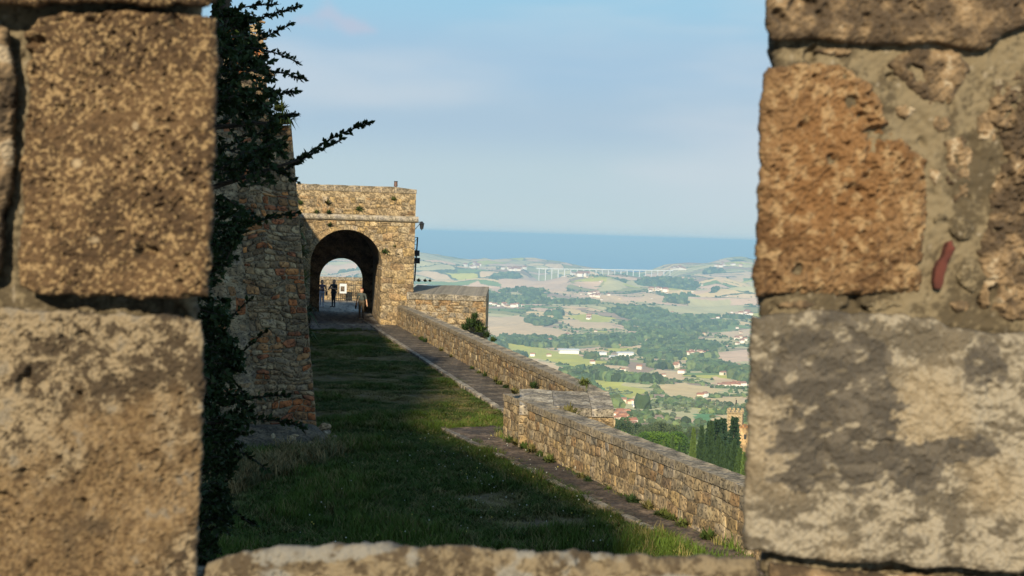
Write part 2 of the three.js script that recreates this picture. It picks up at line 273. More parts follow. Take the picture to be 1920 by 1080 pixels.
{
  const r = rng(77), wood = [], hedge = [];
  const TREE = [.058, .092, .034], TREE2 = [.10, .13, .045];
  for (let n = 0; n < 260000 && wood.length < 15000; n++) {         // woods
    const az = (-11 + 24 * r()) * R, d = 1200 * Math.pow(10.5, Math.pow(r(), .75)), x = Math.sin(az) * d, z = -Math.cos(az) * d, s = cellSize(-z);
    const w = s * .10, X = x + w * vn(x / s * 2.3, z / s * 2.3, 1), Z = z + w * vn(x / s * 2.3, z / s * 2.3, 5);
    if ((fbm(x / 120, z / 120, 14, 3) > .05 && hit(woods, X, Z)) || (!hit(fields, X, Z) && fbm(x / (s * 2.2), z / (s * 2.2), 12, 3) > .34)) wood.push([x, z, 5 + r() * 6 + d * .0006, r() < .7 ? TREE : TREE2]);
  }
  for (let n = 0; n < 400000 && hedge.length < 12000; n++) {        // hedgerows between fields
    const az = (-11 + 24 * r()) * R, d = 420 * Math.pow(26, Math.pow(r(), .8)), x = Math.sin(az) * d, z = -Math.cos(az) * d, s = cellSize(-z);
    const w = s * .10, X = x + w * vn(x / s * 2.3, z / s * 2.3, 1), Z = z + w * vn(x / s * 2.3, z / s * 2.3, 5);
    if (!hit(fields, X, Z) && !hit(woods, X, Z) && cell(X, Z, s)[1] < .05) hedge.push([x, z, 1.4 + r() * 2.2 + d * .0003, r() < .6 ? TREE : TREE2]);
  }
  scatter('distant_woods', 'dark blue green woods covering the valley and far hills', 'woods', wood, 5);
  scatter('hedgerows', 'hedgerow bushes lining the patchwork fields below', 'hedgerow', hedge, 9);
  const olive = [];
  for (const poly of [[1150, 689, 1270, 715, 1250, 722, 1150, 700], [1105, 720, 1190, 736, 1180, 744, 1110, 730], [1190, 770, 1290, 782, 1260, 800, 1180, 790], [1250, 748, 1390, 760, 1390, 772, 1260, 762], [1210, 752, 1300, 768, 1290, 775, 1200, 762], [1190, 705, 1240, 712, 1236, 722, 1190, 712]]) {
    const p = toWorld(poly); if (p.length < 3) continue; const x0 = Math.min(...p.map(q => q[0])), x1 = Math.max(...p.map(q => q[0])), z0 = Math.min(...p.map(q => q[1])), z1 = Math.max(...p.map(q => q[1])); let a = r() * .6, n = 0;
    const st = 9 + (-z0) * .0018; for (let u = -1500; u < 1500; u += st * 1.7) for (let w = -1500; w < 1500; w += st) { const x = (x0 + x1) / 2 + u * Math.cos(a) - w * Math.sin(a) + r() * 2, z = (z0 + z1) / 2 + u * Math.sin(a) + w * Math.cos(a) + r() * 2; if (x > x0 && x < x1 && z > z0 && z < z1 && inPoly(p, x, z) && n++ < 700) olive.push([x, z, 1.7 + r() * 1.1, [.10, .125, .065]]); }
  }
  scatter('olive_groves', 'rows of small grey green olive trees on the lower slopes', 'olive grove', olive, 13);
}
console.log('woods', Date.now() - T0);

// ------------------------------------------------------------------ houses in the valley
{
  const wallC = [[.70, .64, .54], [.78, .75, .68], [.64, .52, .37], [.74, .69, .60]], roofC = [[.36, .15, .08], [.42, .20, .11], [.33, .17, .11]];
  const wm = wallC.map(c => std(C(...c))), rm = roofC.map(c => std(C(...c))), grey = std(C(.55, .55, .55));
  const wallG = new THREE.BoxGeometry(1, 1, 1); wallG.translate(0, .5, 0);
  const roofG = geoFrom([-.55, 1, .56, .55, 1, .56, .55, 1, -.56, -.55, 1, -.56, -.52, 1.42, 0, .52, 1.42, 0], [0, 1, 5, 0, 5, 4, 2, 3, 4, 2, 4, 5, 3, 0, 4, 1, 2, 5]);
  const r = rng(31);
  function house(px, py, s, label, group, flat) {
    const p = landAt(px, py); if (!p) return; const o = thing(flat ? 'factory_shed' : 'farmhouse', label, flat ? 'factory' : 'house', group);
    const k = s * (.8 + r() * .5); o.position.set(p.x, p.y - k * .12, p.z); o.rotation.y = (flat ? .15 : (r() - .5) * 1.8); o.scale.set(k * (1.1 + r() * .5) * (flat ? 1.7 : 1), k * (.62 + r() * .35) * (flat ? .62 : 1), k);
    part('wall', wallG, flat ? wm[1] : wm[Math.floor(r() * wm.length)], o); part('roof', roofG, flat ? grey : rm[Math.floor(r() * rm.length)], o).scale.y = 1; if (flat) o.children[1].scale.set(1, 1.02, 1);
    return o;
  }
  const clusters = [
    [1050, 640, 60, 6, 14, 9, 'small pale house in the row along the valley road behind the factory sheds', 'houses along the valley road'],
    [1290, 662, 40, 7, 12, 9, 'pale house in the hamlet at the edge of the wood right of the factory sheds', 'houses at the edge of the wood'],
    [1255, 688, 26, 5, 5, 9, 'ochre farmhouse among fields below the wood', 'farmhouses below the wood'],
    [1366, 725, 34, 5, 10, 8, 'white house in the roadside hamlet above the bell tower', 'hamlet above the bell tower'],
    [1165, 782, 16, 14, 13, 4.3, 'tile roofed house of the village just beyond the projecting parapet block', 'village beyond the parapet block'],
    [1185, 799, 12, 5, 3, 4.6, 'red roofed house among trees below the village', 'red roofed houses among trees'],
    [1178, 755, 20, 3, 2, 6, 'lone pale farmhouse on the slope above the village', 'farmhouses above the village'],
    [1312, 745, 12, 2, 2, 7, 'white farmhouse below the large golden stubble field', 'farmhouses by the golden field'],
    [945, 570, 40, 12, 13, 13, 'white house of the hillside hamlet left of the large tan field', 'hillside hamlet'],
    [960, 506, 25, 4, 10, 24, 'white house of the ridge village left of the viaduct', 'ridge village left of the viaduct'],
    [890, 500, 25, 6, 8, 24, 'pale house on the far ridge left of the ridge village', 'houses on the far left ridge'],
    [1085, 517, 25, 3, 9, 24, 'cream building below the viaduct arches', 'buildings below the viaduct'],
    [1270, 505, 18, 4, 7, 24, 'white house on the far ridge at the right end of the viaduct', 'houses at the right end of the viaduct'],
    [1365, 499, 35, 5, 6, 24, 'white house scattered on the high far ridge', 'houses on the right far ridge'],
    [1235, 545, 22, 4, 6, 18, 'white house on the hilltop between tan fields below the viaduct', 'hilltop houses'],
    [1120, 555, 30, 8, 6, 18, 'pale farmhouse on the far tan hills', 'farmhouses on the far hills'],
    [1400, 588, 14, 8, 5, 15, 'pale house at the far edge of the broad pale field', 'houses by the broad pale field'],
    [1103, 598, 5, 2, 2, 15, 'ochre farm in the bright green far field', 'farm in the green field'],
    [1390, 640, 20, 14, 5, 9, 'white farmhouse among strip fields right of the wood', 'farmhouses right of the wood'],
  ];
  for (let i = 0; i < 46; i++) house(930 + r() * 480, 520 + Math.pow(r(), 1.4) * 190, 8.5, 'lone pale farmhouse scattered among the patchwork fields of the wide valley', 'lone farmhouses in the valley');
  for (const [x, y, rx, ry, n, s, label, group] of clusters) for (let i = 0; i < Math.round(n * 1.5); i++) house(x + (r() + r() - 1) * rx, y + (r() - .5) * ry, s, label, group);
  house(1066, 663, 17, 'long low white factory shed beside the yellow green field', null, true);
  house(1128, 665, 14, 'tall white factory hall between the long shed and the widest hall', null, true);
  house(1172, 667, 16, 'widest white factory hall next to the wood', null, true);
  house(1150, 671, 9, 'small cream factory annex in front of the two tall halls', null, true);
  house(1200, 763, 6, 'white barn with a flat grey roof above the village', null, true);
}
{ // motorway viaduct in front of the sea
  const a = at(1005, 503.5, 11300), b = at(1262, 507.5, 11600), o = thing('viaduct', 'long pale concrete viaduct on many tall piers crossing the far ridge before the sea', 'viaduct'), m = std(C(.68, .66, .62));
  const mid = a.clone().lerp(b, .5), L = a.distanceTo(b), ry = -Math.atan2(b.z - a.z, b.x - a.x); o.position.copy(mid); o.rotation.y = ry;
  part('deck', new THREE.BoxGeometry(L, 7.5, 14), m, o);
  const rise = b.y - a.y; o.children[0].rotation.z = Math.atan2(rise, L);
  for (let i = 0; i < 22; i++) { const t = (i + .5) / 22, p = a.clone().lerp(b, t), y = landY(p.x, p.z), h = Math.max(14, p.y - y + 4), q = new THREE.BoxGeometry(6.5, h, 8); q.translate((t - .5) * L, p.y - mid.y - h / 2 - 3, 0); part('pier', q, m, o); }
}
console.log('houses', Date.now() - T0);

// ------------------------------------------------------------------ trees and bell tower below the wall
const leafMat = (c, tr = .25) => new THREE.MeshPhysicalMaterial({ color: c, roughness: .75, side: THREE.DoubleSide, transmission: 0, specularIntensity: .3 });
function leafCloud(n, seed, inside, size, up = .3) {   // n small leaf sprays in a volume; inside() gives a point and an outward direction
  const r = rng(seed), pos = [], idx = [];
  for (let i = 0; i < n; i++) {
    const [p, d] = inside(r); const s = size * (.6 + r() * .8), a = V(r() - .5, r() - .5 + up, r() - .5).addScaledVector(d, .9).normalize(), b = V(r() - .5, r() - .5, r() - .5).cross(a).normalize(), o = pos.length / 3;
    const t = p.clone().addScaledVector(a, s), l = p.clone().addScaledVector(a, s * .45).addScaledVector(b, s * .32), q = p.clone().addScaledVector(a, s * .45).addScaledVector(b, -s * .32);
    pos.push(p.x, p.y, p.z, l.x, l.y, l.z, t.x, t.y, t.z, q.x, q.y, q.z); idx.push(o, o + 1, o + 2, o, o + 2, o + 3);
  }
  return geoFrom(pos, idx);
}
const barkMat = std(C(.10, .075, .05), { map: stoneMap, bumpMap: stoneBump, bumpScale: .02 });
const cypressM = [leafMat(C(.045, .078, .02)), leafMat(C(.075, .115, .024)), leafMat(C(.028, .052, .018))];
function cypressParts(seed, slim) {
  const prof = (t) => Math.pow(Math.max(0, t), .32) * Math.pow(1 - t, .85) * 1.6;
  return leafCloud(2600, seed, (r) => { const t = .02 + r() * .97, a = r() * 6.283, k = prof(t) * slim * (.70 + .34 * Math.sqrt(r())) * (1 + .22 * vn(Math.cos(a) * 1.6 + seed, t * 7, Math.sin(a) * 1.6)); return [V(Math.cos(a) * k, t, Math.sin(a) * k), V(Math.cos(a) * .35, 1, Math.sin(a) * .35)]; }, .045);
}
const cypG = [cypressParts(3, .070), cypressParts(8, .082), cypressParts(15, .062)], trunkG = new THREE.CylinderGeometry(.012, .02, .2, 6); trunkG.translate(0, .1, 0);
function cypress(px, top, base, depth, v, label, group) {
  const p = at(px, base, depth), h = (base - top) / FPX * depth, o = thing('cypress_tree', label, 'tree', group), y = landY(p.x, p.z), low = Math.min(y, p.y);
  o.position.set(p.x, low, p.z); const s = p.y + h - low; o.scale.set(h * 1.06, s, h * 1.06); o.rotation.y = px;
  part('trunk', trunkG, barkMat, o); part('crown', cypG[v % 3], cypressM[(v + px) % 3], o); return o;
}
{
  const big = 'tall dark cypress in the dense stand beside the bell tower', bg = 'cypress stand by the bell tower';
  [[1297, 805, 905, 300, 0], [1312, 800, 915, 292, 1], [1329, 792, 920, 286, 2], [1343, 818, 935, 270, 0], [1351, 828, 925, 280, 1], [1362, 836, 950, 262, 2], [1372, 826, 955, 258, 1], [1383, 842, 960, 255, 0], [1392, 850, 970, 250, 1], [1408, 812, 965, 252, 0], [1424, 800, 965, 250, 2], [1378, 858, 958, 256, 2], [1399, 862, 960, 258, 0]].forEach(a => cypress(...a, big, bg));
  const sm = 'small slender cypress in the row at the meadow edge', sg = 'row of small cypresses';
  [[1213, 832, 870, 330, 0], [1222, 826, 878, 328, 1], [1243, 826, 882, 326, 0], [1259, 818, 890, 322, 1], [1272, 830, 884, 326, 2], [1283, 840, 888, 322, 0], [1232, 836, 876, 328, 2]].forEach(a => cypress(...a, sm, sg));
  // dark cedar-like conifers behind
  const cedarG = leafCloud(3000, 41, (r) => { const t = .05 + r() * .95, tier = Math.floor(t * 11) / 11, a = r() * 6.283, k = (1 - tier) * .27 * Math.sqrt(r()) * (1 + .3 * vn(Math.cos(a) * 2, tier * 20, Math.sin(a) * 2)); return [V(Math.cos(a) * k, t - k * .25, Math.sin(a) * k), V(Math.cos(a), -.1, Math.sin(a))]; }, .05, .05), cedarM = leafMat(C(.025, .05, .022));
  [[1328, 790, 880, 330, 'dark pointed conifer rising behind the cypress stand'], [1341, 786, 900, 322, 'tallest dark conifer left of the bell tower'], [1373, 782, 900, 300, 'dark conifer with a thin tip in front of the bell tower'], [1352, 784, 890, 345, 'small dark conifer right beside the bell tower']].forEach(([px, top, base, d, label]) => { const p = at(px, base, d), h = (base - top) / FPX * d, o = thing('conifer_tree', label, 'tree'), y = Math.min(landY(p.x, p.z), p.y); o.position.set(p.x, y, p.z); o.scale.set(h * .9, p.y + h - y, h * .9); part('trunk', trunkG, barkMat, o); part('crown', cedarG, cedarM, o); });
  // broad leafed trees
  const broad = (seed) => leafCloud(3600, seed, (r) => { const n = 9, k = Math.floor(r() * n), a = hash(k, seed, 1) * 6.28, rr = .32 * hash(k, seed, 2), c = V(Math.cos(a) * rr, .45 + .4 * hash(k, seed, 3), Math.sin(a) * rr), d = V(r() - .5, r() - .5, r() - .5).normalize(), s = (.17 + .1 * hash(k, seed, 4)) * Math.pow(r(), .33); return [c.addScaledVector(d, s), d]; }, .045), bG = [broad(3), broad(11), broad(23)], limb = new THREE.CylinderGeometry(.02, .04, .5, 6); limb.translate(0, .25, 0);
  const bM = [leafMat(C(.065, .125, .018)), leafMat(C(.085, .15, .02)), leafMat(C(.05, .10, .02))], dull = [leafMat(C(.055, .085, .035)), leafMat(C(.075, .10, .045))];
  const tree = (px, top, base, d, v, m, label, group, wide = 1) => { const p = at(px, base, d), h = (base - top) / FPX * d, o = thing('broadleaf_tree', label, 'tree', group), y = Math.min(landY(p.x, p.z), p.y); o.position.set(p.x, y, p.z); o.scale.set(h * 1.25 * wide, p.y + h - y, h * 1.25 * wide); o.rotation.y = px * .7; part('trunk', limb, barkMat, o); part('crown', bG[v % 3], m, o); };
  for (let i = 0; i < 12; i++) tree(1148 + i * 10 + (i % 3) * 3, 806 + (i * 37 % 15), 852 + (i % 4) * 5, 350 + (i * 53 % 50), i, bM[i % 3], 'bright green broad leafed tree in the belt behind the long parapet', 'green tree belt');
  for (let i = 0; i < 10; i++) tree(1160 + i * 15, 786 + (i * 29 % 18) + (i > 6 ? 6 : 0), 828 + (i % 3) * 4, 560 + (i * 71 % 160), i + 1, dull[i % 2], 'dull grey green tree in the hazy belt behind the bright trees', 'grey green tree belt', 1.1);
  for (let i = 0; i < 5; i++) tree(1196 + i * 13, 872 + (i * 31 % 14), 905 + i * 4, 300 - (i * 13 % 30), i, bM[(i + 1) % 3], 'low bright bush between the parapet and the small cypresses', 'low bushes by the parapet', 1.4);
  // bell tower and convent
  const t = thing('bell_tower', 'crenellated yellow stone bell tower with an arched opening behind the cypresses', 'tower'), p = at(1376, 852, 372), y = landY(p.x, p.z), H = (852 - 772) / FPX * 372; t.position.set(p.x, p.y, p.z); t.rotation.y = -.25;
  const cream = std(C(.50, .40, .25), { map: stoneMap }), w = 4.4, sh = new THREE.Shape(); sh.moveTo(-w / 2, y - p.y - 1); sh.lineTo(w / 2, y - p.y - 1); sh.lineTo(w / 2, H); sh.lineTo(-w / 2, H); sh.closePath();
  const hole = new THREE.Path(); hole.moveTo(-.6, H - 4.2); hole.lineTo(.6, H - 4.2); hole.lineTo(.6, H - 2.5); hole.absarc(0, H - 2.5, .6, 0, Math.PI); hole.closePath(); sh.holes.push(hole);
  const sg2 = new THREE.ExtrudeGeometry(sh, { depth: .5, bevelEnabled: false }), sideG = new THREE.BoxGeometry(.5, H - (y - p.y) + 1, w - 1); sideG.translate(0, (H + y - p.y - 1) / 2, 0);
  const f1 = part('wall', sg2, cream, t); f1.position.z = w / 2 - .5; const f2 = part('wall', sg2, cream, t); f2.position.z = -w / 2;
  for (const s of [-1, 1]) part('wall', sideG, cream, t).position.x = s * (w / 2 - .25);
  part('floor', boxAt(0, H - 4.6, 0, w - 1.01, .3, w - 1.01), cream, t); part('cornice', boxAt(0, H + .12, 0, w + .5, .24, w + .5), cream, t);
  for (let i = 0; i < 4; i++) for (const s of [-1, 1]) { part('merlon', boxAt(-w / 2 + .4 + i * 1.2, H + .6, s * (w / 2), .65, .75, .4), cream, t); if (i === 1 || i === 2) part('merlon', boxAt(s * (w / 2), H + .6, -w / 2 + .4 + i * 1.2, .4, .75, .65), cream, t); }
  part('bell', new THREE.CylinderGeometry(.25, .45, .8, 10).translate(0, H - 3, 0), iron, t); part('vane', bar(V(0, H + .2, 0), V(0, H + 4.2, 0), .06), iron, t); part('vane_flag', boxAt(.12, H + 3.0, 0, .3, 1.2, .1), iron, t);
  part('roof', boxAt(0, H + .02, 0, w - 1.0, .12, w - 1.0), cream, t);
  const cv = thing('convent_house', 'ochre convent building with battlements beside the bell tower', 'building'), cp = at(1400, 860, 366); cv.position.copy(cp); cv.rotation.y = -.3; const hh = (860 - 802) / FPX * 366, yl = landY(cp.x, cp.z) - cp.y - 1;
  const ochre = std(C(.56, .40, .22), { map: stoneMap });
  part('wall', boxAt(2, (hh + yl) / 2, -3, 9.6, hh - yl, 7), ochre, cv); part('window', boxAt(-.6, hh - 2.5, .55, .7, 1.4, .1), std(C(.03, .03, .03)), cv); part('window', boxAt(2.6, hh - 2.5, .55, .7, 1.4, .1), std(C(.03, .03, .03)), cv); part('cornice', boxAt(2, hh + .1, -3, 9.9, .25, 7.3), brickMats[3], cv);
  for (let i = 0; i < 9; i++) part('merlon', boxAt(-2.4 + i * 1.1, hh + .5, .4, .6, .6, .4), brickMats[3], cv);
  const c2 = thing('convent_wing', 'low house with a brown tiled roof left of the bell tower', 'building'), p2 = at(1357, 846, 384); c2.position.copy(p2); const h2 = (846 - 812) / FPX * 384, y2 = landY(p2.x, p2.z) - p2.y - 1;
  part('wall', boxAt(0, (h2 + y2) / 2, 0, 6, h2 - y2, 6), std(C(.5, .42, .3), { map: stoneMap }), c2); const rf = geoFrom([-3.4, h2, 3.4, 3.4, h2, 3.4, 3.4, h2, -3.4, -3.4, h2, -3.4, -3.2, h2 + 1.6, 0, 3.2, h2 + 1.6, 0], [0, 1, 5, 0, 5, 4, 2, 3, 4, 2, 4, 5, 3, 0, 4, 1, 2, 5], [0, 0, 1, 0, 1, 1, 0, 1, 0, .5, 1, .5]); part('roof', rf, std(C(.28, .16, .10), { map: stoneMap }), c2);
}
console.log('trees', Date.now() - T0);

// ------------------------------------------------------------------ the terrace
const W1a = g(742, 611), W1b = g(945, 727), W2a = g(943, 825), W2b = g(1393, 1045);
const w1d = W1b.clone().sub(W1a).setY(0).normalize(), w2d = W2b.clone().sub(W2a).setY(0).normalize();
const W1end = W1a.clone().addScaledVector(w1d, Math.min((W2a.z + .1 - W1a.z) / w1d.z, (at(1148, 780, 29.5).x - .46 - W1a.x) / w1d.x)), W2end = W2a.clone().addScaledVector(w2d, 20);
const W1start = W1a.clone().addScaledVector(w1d, -.6);
const perp = (d) => V(d.z, 0, -d.x);                 // to the left of a direction that runs towards the viewer (into the terrace)
const in1 = perp(w1d).x < 0 ? perp(w1d) : perp(w1d).negate(), in2 = perp(w2d).x < 0 ? perp(w2d) : perp(w2d).negate();
{ // body of the terrace with a battered outer face
  const out1 = W1start.clone().addScaledVector(in1, -.45), out1e = W1end.clone().addScaledVector(in1, -.45), o2a = V(out1e.x, 0, -28.0), o2s = W2a.clone().addScaledVector(in2, -.45), o2e = W2end.clone().addScaledVector(in2, -.45);
  const poly = [[-40, 6], [-40, -92], [-4.2, -92], [-3.4, -70], [out1.x, out1.z], [out1e.x, out1e.z], [o2a.x, o2a.z], [W2a.x + 1.2, -27.6], [o2e.x, o2e.z], [o2e.x, 6]];
  const n = poly.length, pos = [], uv = [], idx = [];
  const sh = poly.map(q => new THREE.Vector2(q[0], q[1])), tri = THREE.ShapeUtils.triangulateShape(sh, []);
  for (const q of poly) { pos.push(q[0], GY - .02, q[1]); uv.push(q[0] / 3, q[1] / 3); } for (const t of tri) idx.push(t[0], t[2], t[1]);
  for (let i = 0; i < n; i++) { const a = poly[i], b = poly[(i + 1) % n], o = pos.length / 3, L = Math.hypot(a[0] - b[0], a[1] - b[1]); pos.push(a[0], GY - .02, a[1], b[0], GY - .02, b[1], b[0] + .8, -45, b[1], a[0] + .8, -45, a[1]); uv.push(0, 0, L / 2, 0, L / 2, 20, 0, 20); idx.push(o, o + 1, o + 2, o, o + 2, o + 3); }
  struct('terrace', geoFrom(pos, idx, uv), std(C(.17, .125, .075), { map: stoneMap, bumpMap: stoneBump, bumpScale: .06 }));
}
const K1a = g(676, 600), K1b = g(943, 776), K2a = g(828, 808), K2b = g(1312, 1045);
const k2d = K2b.clone().sub(K2a).normalize(), K2e = K2a.clone().addScaledVector(k2d, 20);
const path1 = [[K1a.x, K1a.z], [K1b.x, K1b.z], [W2a.x, W2a.z - .2], [W1end.x, W1end.z - .2], [W1a.x, W1a.z]];
const path2 = [[K2a.x, K2a.z], [g(943, 803).x, g(943, 803).z], [W2a.x, W2a.z], [W2end.x, W2end.z], [K2e.x, K2e.z]];
const nearSeg = (p, a, b) => { const dx = b[0] - a[0], dz = b[1] - a[1], t = Math.max(0, Math.min(1, ((p[0] - a[0]) * dx + (p[1] - a[1]) * dz) / (dx * dx + dz * dz))); return Math.hypot(p[0] - a[0] - t * dx, p[1] - a[1] - t * dz); };
const edgeDist = (poly, x, z) => { let m = 1e9; for (let i = 0; i < poly.length; i++) m = Math.min(m, nearSeg([x, z], poly[i], poly[(i + 1) % poly.length])); return m; };
function groundHeight(x, z) { return GY + .05 * fbm(x * .5, z * .5, 2, 3) + .02 * fbm(x * 3, z * 3, 5, 2); }
{ // earth under the grass
  const pos = [], col = [], idx = [], uv = [], x0 = -9, z0 = -15, nx = 160, nz = 480, st = .1; let o = 0;
  const px = (i) => x0 + i * st, pz = (j) => z0 - j * st;
  for (let j = 0; j <= nz; j++) for (let i = 0; i <= nx; i++) {
    const x = px(i), z = pz(j); pos.push(x, groundHeight(x, z), z); uv.push(x / 2, z / 2);
    const a = fbm(x * .35, z * .6, 4, 4), b = fbm(x * 4, z * 4, 8, 3), dry = ss(-.05, .25, a + b * .3); const c = mix3([.07, .085, .022], [.20, .15, .075], dry), k = 1 + .5 * b; col.push(c[0] * k, c[1] * k, c[2] * k);
  }
  for (let j = 0; j < nz; j++) for (let i = 0; i < nx; i++) { const k = j * (nx + 1) + i, x = px(i), z = pz(j); const lim = z > -29 ? W2a.x + (z - W2a.z) * w2d.x / w2d.z : W1a.x + (z - W1a.z) * w1d.x / w1d.z; if (x > lim - .05) continue; idx.push(k, k + 1, k + nx + 2, k, k + nx + 2, k + nx + 1); }
  struct('lawn_ground', geoFrom(pos, idx, uv, col), std(C(1, 1, 1), { vertexColors: true, map: stoneMap, roughness: 1 }));
}
function pathSheet(name, poly, seed, pal) {
  const xs = poly.map(p => p[0]), zs = poly.map(p => p[1]), x0 = Math.min(...xs), x1 = Math.max(...xs), z0 = Math.min(...zs), z1 = Math.max(...zs), st = .055, nx = Math.ceil((x1 - x0) / st), nz = Math.ceil((z1 - z0) / st), pos = [], col = [], idx = [], uv = [];
  for (let j = 0; j <= nz; j++) for (let i = 0; i <= nx; i++) {
    const x = x0 + i * st, z = z0 + j * st, b = fbm(x * 5, z * 5, seed, 3), cob = Math.abs(vn(x * 7, z * 7, seed + 3));
    pos.push(x, GY + .075 + .025 * b + .02 * Math.min(.5, cob), z); uv.push(x, z);
    const a = ss(-.12, .2, fbm(x * .8, z * .8, seed + 9, 4) + .35 * b), c = mix3(pal[0], mix3(pal[1], pal[2], ss(0, .5, vn(x * 6, z * 6, seed + 2))), a); col.push(...c);
  }
  for (let j = 0; j < nz; j++) for (let i = 0; i < nx; i++) { if (!inPoly(poly, x0 + (i + .5) * st, z0 + (j + .5) * st)) continue; const k = j * (nx + 1) + i; idx.push(k, k + nx + 2, k + 1, k, k + nx + 1, k + nx + 2); }
  struct(name, geoFrom(pos, idx, uv, col), std(C(1, 1, 1), { vertexColors: true, map: stoneMap, bumpMap: stoneBump, bumpScale: .04, roughness: 1 }));
}
pathSheet('upper_path', path1, 5, [[.095, .08, .065], [.155, .13, .105], [.12, .095, .07]]);
pathSheet('lower_path', path2, 8, [[.085, .062, .046], [.20, .15, .11], [.14, .096, .068]]);
{ // kerb stones along both paths
  const k = thing('path_kerb', 'narrow line of pale kerb stones between the lawn and the upper path', 'kerb'), r = rng(4), L = K1a.distanceTo(K1b), d = K1b.clone().sub(K1a).normalize(), up = V(0, 1, 0), s = V(d.z, 0, -d.x);
  const fr = (u, v, w) => K1a.clone().addScaledVector(d, u).addScaledVector(s, v).addScaledVector(up, w + .10);
  for (let u = 0; u < L;) { const w = .35 + r() * .5; part('kerb_stone', blockGeo([[u + .01, -.09], [u + w / 2, -.1 + r() * .02], [u + w - .01, -.09], [u + w - .01, .09], [u + w / 2, .1 - r() * .02], [u + .01, .09]], fr, .01 + r() * .02, .012, .14, r), capMats[Math.floor(r() * 3)], k); u += w; }
  const k2 = thing('path_edging', 'broken line of brown edging stones along the lower path', 'kerb'), fr2 = (u, v, w) => K2a.clone().addScaledVector(k2d, u).addScaledVector(V(k2d.z, 0, -k2d.x), v).addScaledVector(up, w + .09);
  for (let u = 0; u < 13;) { const w = .3 + r() * .4; if (r() < .8) part('edging_stone', blockGeo([[u + .01, -.07], [u + w / 2, -.08], [u + w - .02, -.07], [u + w - .02, .07], [u + w / 2, .09], [u + .01, .07]], fr2, r() * .02, .012, .14, r), greyMats[Math.floor(r() * 4)], k2); u += w; }
}
// parapet walls: rows of stones under a coping
function parapet(name, label, A, d, inn, L, H, thick, seed, o = {}) {
  const t = thing(name, label, 'wall'); const fr = (u, v, w) => V(A.x + d.x * u + inn.x * w, GY + v, A.z + d.z * u + inn.z * w);
  part('core', slabGeo((u, v, w) => fr(u, v - .5, w), L, H - .14 + .5, thick), mortarMat, t);
  courses(t, fr, L, H - .15, { seed, row: o.row || [.13, .21], w: o.w || [.18, .44], mats: goldMats, joint: .007, jit: .03, proud: .018, cham: .009, split: .1, pick: (u, v, r) => v > H - .36 && r() < .45 ? greyMats : r() < .18 ? rubbleMats : goldMats });
  const r = rng(seed + 3); for (let u = 0; u < L - .05;) {          // coping slabs overhang a little
    let w = .55 + r() * .6; if (L - u - w < .4) w = L - u; const lift = (r() - .5) * .012, m = copeMats[Math.floor(r() * 3)];
    const q = slabGeo((a, b, c) => { const e = b > .1 ? -.012 - .02 * vn((u + a) * 5, 1, seed) : 0; return fr(u + a + .006, H - .15 + b + lift + (b > .1 ? .012 * vn((u + a) * 4, c * 9, seed) : 0), c + .035 + (c > -.1 ? e : -e)); }, w - .012, .15, thick + .07, 4, 2);
    part('coping_slab', q, m, t); u += w;
  }
  return [t, fr];
}
const wall1Len = W1start.distanceTo(W1end) ;
parapet('upper_parapet', 'long low stone parapet running from the gatehouse beside the upper path', W1start, w1d, in1, wall1Len + .1, 1.1, .42, 11, { row: [.15, .24], w: [.2, .5] });
parapet('lower_parapet', 'near low stone parapet with grey coping descending beside the lower path', W2a, w2d, in2, 19, 1.1, .42, 23);
{ // the thick return block between the two parapets
  const t = thing('parapet_block', 'thick projecting parapet block with a grey weathered sloping top', 'wall'), z = W2a.z + 1.5, x0 = W2a.x + .35, x1 = at(1148, 780, 29.2).x, L = x1 - x0, r = rng(8);
  const fr = (u, v, w) => V(x0 + u, GY - 1.6 + v, z + w);
  part('core', slabGeo((u, v, w) => V(x0 + u, GY - 2 + v, z + w), L, 2.85, 1.7), mortarMat, t);
  courses(t, fr, L, 2.4, { seed: 5, row: [.2, .36], w: [.3, .6], mats: goldMats, joint: .012, proud: .04, cham: .025 });
  courses(t, (u, v, w) => V(x1 + w, GY - 1.6 + v, z - u), 1.7, 2.4, { seed: 15, row: [.2, .36], w: [.3, .6], mats: goldMats, proud: .04, cham: .025 });
  for (let u = 0; u < L - .1;) { let w = .7 + r() * .5; if (L - u - w < .5) w = L - u; const q = slabGeo((a, b, c) => V(x0 + u + a + .005, GY + .84 + b * (1 - .0 * c) + (b > .1 ? .03 * vn((u + a) * 3, c * 3, 3) + .16 * ss(0, -1.7, c) : 0), z + c + .06), w - .01, .2, 1.8, 6, 2); part('coping_slab', q, capMats[Math.floor(r() * 3)], t); u += w; }
}
console.log('terrace', Date.now() - T0);

